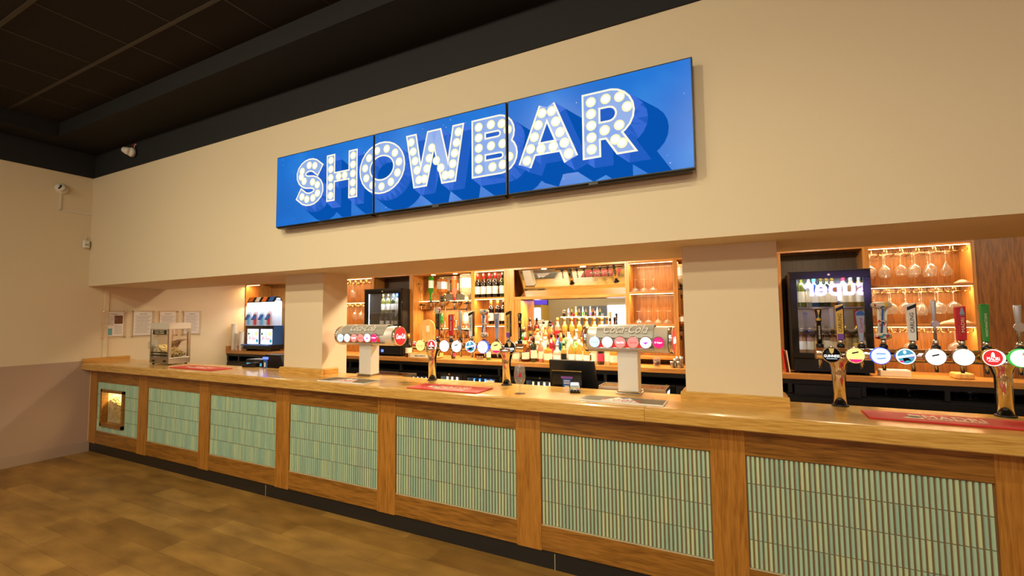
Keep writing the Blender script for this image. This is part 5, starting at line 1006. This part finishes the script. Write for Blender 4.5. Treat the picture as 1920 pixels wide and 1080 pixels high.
p = wx(286, 645, 0); t = thing('wall_socket', 'white double wall socket left of the popcorn warmer', 'socket', (0, p.y, p.z)); MB().box(0, .028, -.045, .045, -.045, .045).build('plate', 'white_plastic', t, bevel=.003); MB().box(.028, .045, .0, .035, -.03, .02).build('plug', 'white_plastic', t, bevel=.003)
p = wx(115, 354, 0); t = thing('dome_camera', 'white round security camera with black lens on the left wall below the black band', 'camera', (0, p.y, p.z))
MB().lathe([(.062, 0), (.066, .012), (.06, .03), (.04, .045)], ax='x', n=32).build('housing', 'white_plastic', t)
g = MB().lathe([(.046, 0), (.044, .02), (.03, .036), (.001, .042)], n=28).build('eyeball', 'white_plastic', t, loc=(.03, .0, 0)); g.rotation_euler = (math.radians(20), math.radians(70), math.radians(-45))
MB().lathe([(.03, 0), (.03, .003), (.026, .005)], n=24).build('lens', 'black_gloss', g, loc=(0, 0, .036))
c0, c1, c2 = wx(114, 364, 0), wx(112, 394, 0), wx(173, 403, 0)
w = MB(); w.box(0, .012, c1.y-.008, c1.y+.008, c1.z, c0.z); w.box(0, .012, c1.y-.008, -.001, c1.z-.008, c1.z+.008); tag(w.build('cable_trunking', 'white_plastic'), 'white mini trunking bent below the round security camera', 'trunking')
p = wx(166, 459, 0); t = thing('motion_sensor', 'small white motion sensor in the corner above the bar end', 'sensor', (0, -.05, p.z)); MB().cbox(.0, .045, -.035, .035, -.05, .05, .012).build('body', 'white_plastic', t, bevel=.008); MB().box(.045, .048, -.02, .02, -.01, -.004).build('slot', 'black_plastic', t); MB().tube([(.01, 0, .05), (.01, .0, .11)], .004, 6).build('cable', 'white_plastic', t)
p = wy(253, 287, 0); t = thing('ceiling_camera', 'white turret camera hanging from the black painted band above the left corner', 'camera', (p.x, -.012, p.z))
MB().lathe([(.055, 0), (.055, -.03), (.045, -.045)], (0, 0, 0), 'y', 24).build('base', 'white_plastic', t); g = MB().lathe([(.045, 0), (.045, .04), (.032, .085), (.03, .09)], n=24).build('barrel', 'white_plastic', t, loc=(-.005, -.03, 0)); g.rotation_euler = (math.radians(70), 0, math.radians(-60))
MB().lathe([(.028, 0), (.028, .004)], n=20).build('lens', 'black_gloss', g, loc=(0, 0, .089)); MB().tube([(.0, 0, .05), (-.03, -.01, .09), (.02, 0, .11)], .004, 6).build('cable', 'red', t); MB().tube([(.01, 0, .04), (.03, -.01, .08), (.05, 0, .10)], .004, 6).build('cable', 'white_plastic', t)

# ================================================================== LEFT BACK: SLUSH MACHINE AND CUPS
sy = 1.86; xs0 = .33; t = thing('slush_machine', 'slush machine with four clear domed bowls and two lit front panels', 'slush machine', (xs0, sy, ZK)); t.scale = (1, .53, 1); bw = .165
MB().box(0, .66+.02, .0, .40, .03, .10).build('base', 'black_plastic', t, bevel=.006)
for x in (.03, .6): MB().box(x, x+.04, .05, .35, 0, .03).build('foot', 'black_plastic', t)
zb0 = .40
for k in range(2):
    x = .01+.33*k
    MB().box(x, x+.325, .09, .40, .10, zb0).build('cabinet', 'blue', t)
    MB().box(x+.02, x+.29, .084, .09, .11, zb0-.055).build('lit_panel', 'e_white', t)
    MB().box(x, x+.325, .07, .09, zb0-.05, zb0).build('top_edge', 'black_gloss', t)
    text('Polar', t, 'e_red', (x+.155, .083, .20), .19, .055, bold=.02); text('krush', t, 'e_ice', (x+.155, .083, .145), .12, .02)
    for (cx, cz, r_, m_) in ((.05, .27, .022, 'green'), (.23, .27, .035, 'e_yellow'), (.15, .26, .05, 'e_ice'), (.06, .17, .04, 'e_ice'), (.26, .16, .03, 'e_teal')):
        o = MB().lathe([(r_, 0), (r_, .0006)], n=20).build('emblem', m_, t, loc=(x+cx, .0838, cz)); o.rotation_euler = (PI/2, 0, 0)
    MB().prism([(-.10, .085), (.085, .085), (.085, .10), (-.04, .11), (-.10, .10)], x, x+.325, 'x').build('drip_tray', 'blue', t, bevel=.003)
mat('e_slush_blue', (110, 190, 226), .5, emit=(110, 190, 226), es=.5); mat('e_slush_red', (226, 70, 66), .5, emit=(226, 70, 66), es=.5)
cols = ['slush_blue', 'slush_red', 'slush_blue', 'slush_red']
prof = lambda s, top: [(.03, 0), (.34, 0), (.34, .38*top), (.25, .44*top), (.16, .44*top), (.07, .36*top), (.03, .22*top)]
for k in range(4):
    x = .012+bw*k
    MB().prism([((p-.03)*1+.03, zb0+q) for p, q in prof(1, 1)], x, x+bw-.01, 'x').build('bowl', 'lq_bowl', t, bevel=.004)
    MB().prism([(.025, zb0+.01), (.10, zb0+.01), (.10, zb0+.20), (.06, zb0+.24), (.025, zb0+.17)], x+.04, x+bw-.06, 'x').build('slush', ['e_slush_blue', 'e_slush_red'][k % 2], t)
    MB().box(x+.05, x+.10, -.03, .03, zb0+.005, zb0+.10).build('spout', 'acrylic', t)
    MB().prism([(.03, zb0+.15), (-.05, zb0+.09), (-.055, zb0+.105), (.03, zb0+.175)], x+.04, x+.11, 'x').build('tap_handle', 'blue', t)
MB().prism([(.08, zb0+.38), (.16, zb0+.455), (.26, zb0+.455), (.34, zb0+.40), (.34, zb0+.385), (.26, zb0+.443), (.165, zb0+.443), (.09, zb0+.37)], 0, .67, 'x').build('top_cover', 'black_gloss', t)
MB().box(.01, .66, .345, .35, zb0, zb0+.38).build('backlight', 'e_ice', t)
for k in range(4): MB().prism([(.080, zb0+.382), (.158, zb0+.456), (.156, zb0+.459), (.078, zb0+.386)], .03+bw*k, .03+bw*k+.10, 'x').build('top_sticker', ['orange', 'white', 'orange', 'blue'][k], t)
MB().box(.02, .66, .26, .29, zb0+.42, zb0+.43).build('light_strip', 'led_white', t)
lamp('AREA', 'slush_light', (xs0+.33, sy+.09, ZK+zb0+.40), (xs0+.33, sy+.08, 0), 14, color=(.92, .95, 1), shape='RECTANGLE', size=.6, size_y=.05)
def cups(x, y, h, r, m_, label, n):
    t = thing('cup_stack', label, 'cups', (x, y, ZK)); w = MB(); prof = [(r*.8, 0)]
    for k in range(n): z = h*k/n; prof += [(r*.84, z+h/n*.15), (r, z+h/n*.8), (r*.99, z+h/n*.95)]
    w.lathe(prof, n=18); w.build('stacked_cups', m_, t); MB().lathe([(r*1.03, h), (r*1.03, h+.006)], n=18).build('top_rim', m_, t)
cups(.085, 1.86, .42, .045, 'white_plastic', 'tallest stack of white paper cups at the left end of the back worktop', 22)
cups(.19, 1.84, .27, .042, 'clear_glass', 'stack of clear plastic cups beside the tallest paper cup stack', 12)
cups(.14, 1.95, .30, .04, 'clear_glass', 'clear plastic cup stack behind the other cup stacks', 12)
cups(.28, 1.86, .30, .038, 'white_plastic', 'stack of white paper cups against the slush machine', 16)

# ================================================================== ODDS AND ENDS ON THE BACK WORKTOP
a, b = wy(772, 660, 1.86), wy(822, 670, 1.86)
t = thing('wooden_tray', 'pale wooden box tray behind the left column of the left beer tower', 'tray', ((a.x+b.x)/2, 1.88, ZK)); hw = (b.x-a.x)/2
w = MB(); w.box(-hw, hw, -.09, -.08, 0, .06); w.box(-hw, hw, .08, .09, 0, .06); w.box(-hw, -hw+.01, -.08, .08, 0, .06); w.box(hw-.01, hw, -.08, .08, 0, .06); w.box(-hw, hw, -.08, .08, 0, .008); w.build('box', 'pine', t)
MB().box(-hw+.03, hw-.06, -.0915, -.09, .008, .052).build('paper_label', 'cream_letter', t); text('BIRRA MORETTI', t, 'ink', (-.02, -.0920, .03), .16, .016)
t = thing('wooden_board', 'tall pale round topped wooden board leaning behind the wooden tray', 'board', (a.x+.10, 2.03, ZK))
pts = [(-.11, 0), (.13, 0), (.13, .38)]+[(.01+.12*math.cos(math.radians(q)), .38+.10*math.sin(math.radians(q))) for q in range(15, 180, 15)]+[(-.11, .38)]
MB().prism(pts, 0, .02, 'y').build('board', 'pine', t); MB().box(.0, .05, -.002, 0, .32, .40).build('notice', 'cream_letter', t)
for i, u in enumerate((897, 900.5, 904)):
    p = wy(u, 672, 1.90); tag(MB().lathe([(.012, 0), (.014, .004), (.008, .02), (.013, .04), (.0135, .042)], n=14).build('spirit_jigger', 'steel', loc=(p.x, 1.88+.012*i, ZK)), 'small steel jigger beside the green bottle, %s of three' % ord_[i], 'measure', 'jiggers beside the green bottle')
p = wy(1232, 680, 1.90); t = thing('tumbler', 'cut glass tumbler holding brown liquor under the saucer shelves', 'glass', (p.x, 1.88, ZK)); MB().lathe([(.03, 0), (.032, .01), (.036, .1)], n=10, sm=False).build('glass_body', 'clear_glass', t); MB().lathe([(.027, .012), (.031, .055)], n=20).build('drink', 'lq_cola', t)
for i, (u, s, y) in enumerate(((1260, .7, 1.86), (1266, 1, 1.88), (1273, .75, 1.85), (1271, 1.15, 1.92), (1278, 1.2, 1.90))):
    p = wy(u, 680, y); tag(MB().lathe([(.018, 0), (.018, .03*s), (.013, .045*s), (.018, .06*s), (.019, .09*s)], n=16).build('spirit_jigger', 'steel', loc=(p.x, y, ZK)), 'steel spirit jigger in the cluster beside the wide column, %s from the left' % ord_[i], 'measure', 'jiggers beside the wide column')
p0, p1 = wy(1651, 694, 1.86), wy(1709, 694, 1.86); t = thing('napkin_box', 'low white napkin box right of the right upright fridge', 'box', ((p0.x+p1.x)/2, 1.9, ZK)); hw = (p1.x-p0.x)/2; MB().box(-hw, hw, -.04, .06, 0, .045).build('box', 'cream_letter', t, bevel=.002); MB().box(-hw+.005, hw-.005, -.035, .055, .045, .052).build('napkins', 'white', t)
p0, p1 = wy(1791, 698, 1.86), wy(1828, 698, 1.86); t = thing('chopping_board', 'small wooden chopping board on the worktop at the right', 'board', ((p0.x+p1.x)/2, 1.9, ZK)); hw = (p1.x-p0.x)/2; MB().cbox(-hw, hw, -.05, .09, 0, .045, .015).build('board', 'pine', t, bevel=.006)
def cloth(label, u0, u1, v, y, z, hgt):
    a, b = wy(u0, v, y), wy(u1, v, y); w = MB(); n = 16; m = 6; v_ = []; f = []
    for j in range(m+1):
        for i in range(n+1):
            X = i/n; Y = j/m; bump = math.sin(PI*X)**.6*math.sin(PI*min(1, .15+Y*.8))**.5
            v_.append((a.x+(b.x-a.x)*X, y-.03+.08*Y, z+.001+hgt*bump*(1+.15*math.sin(9*X+5*Y))))
    for j in range(m):
        for i in range(n): q = j*(n+1)+i; f.append((q, q+1, q+n+2, q+n+1))
    k0 = len(v_); v_ += [(p[0], p[1], z) for p in v_]
    f += [tuple(k0+i for i in q[::-1]) for q in f]
    for i in range(n): f += [(i, k0+i, k0+i+1, i+1)]; q = m*(n+1)+i; f += [(q, q+1, k0+q+1, k0+q)]
    for j in range(m): q = j*(n+1); f += [(q, q+n+1, k0+q+n+1, k0+q)]; q += n; f += [(q, k0+q, k0+q+n+1, q+n+1)]
    w.add(v_, f, 0, True); tag(w.build('folded_cloth', 'cream_letter'), label, 'cloth')
cloth('bundled cream bar cloth on the top shelf under the stemware', 1790, 1816, 526, YF+.08, SH1+.0005, .028); cloth('pale folded napkins on the lower shelf at the right of the stemware', 1762, 1824, 604, YF+.08, SH2+.0005, .04)
for i, u in enumerate((1473, 1479)):
    p = wy(u, 690, 1.90); t = thing('menu_card', ['red and cream menu card leaning beside the right upright fridge', 'pale menu card leaning beside the right upright fridge'][i], 'menu', (p.x, 1.90, ZK)); t.rotation_euler = (0, math.radians(-6), math.radians(8*i)); MB().box(-.003, .003, -.04, .08, .001, .21-.02*i).build('card', ['red', 'cream_letter'][i], t)

# ================================================================== THE ROOM BEHIND THE CAMERA (seen in the mirrors)
def back_at(u, v): p = wy(u, v, 11.6); return p.x, p.z
a, b = back_at(1003, 552), back_at(1029, 572)
t = thing('purple_screen', 'purple lit wall screen on the far wall across the room, seen in the mirror', 'screen', ((a[0]+b[0])/2, YN, b[1])); w_ = (b[0]-a[0])/2
MB().box(-w_, w_, 0, .05, 0, .62).build('casing', 'black_plastic', t); MB().box(-w_+.02, w_-.02, .05, .052, .02, .6).build('display', 'e_screen', t)
a, b = back_at(989, 573), back_at(1031, 620); hw = (b[0]-a[0])/2
t = thing('yellow_kiosk', 'yellow kiosk with a lit glass front standing across the room, seen in the mirror', 'kiosk', ((a[0]+b[0])/2, YN+.2, 0))
MB().box(-hw, hw*.35, -.18, .5, 0, a[1]).build('cabinet', 'yellow', t); MB().box(hw*.36, hw, -.18, .5, 0, a[1]).build('cabinet', 'yellow', t); MB().box(hw*.42, hw*.95, .501, .51, .3, a[1]-.1).build('lit_front', 'e_window', t); MB().lathe([(.09, 0), (.09, .01)], n=20).build('round_sign', 'green', t, loc=(-hw*.4, .5, a[1]-.25)).rotation_euler = (-PI/2, 0, 0)
a, b = back_at(1140, 573), back_at(1176, 640)
struct(MB().box(a[0], b[0]+.6, YN, YN+.02, 1.0, a[1]), 'window_1', 'e_window'); struct(MB().box(back_at(1085, 573)[0], a[0], YN, YN+.03, 0, a[1]), 'door_1', 'grey_blue')
p = wy(1564, 548, 10.66); t = thing('neon_sign', 'purple white neon word sign across the room, reflected in the right fridge door', 'sign', (p.x, YN+.05, p.z))
o = text('super', t, 'e_neon', (0, .03, 0), 1.3, .42, rot=(PI/2, 0, PI), bold=.03); MB().box(-.75, .75, -.045, .0, -.35, .35).build('backing', 'black_plastic', t)
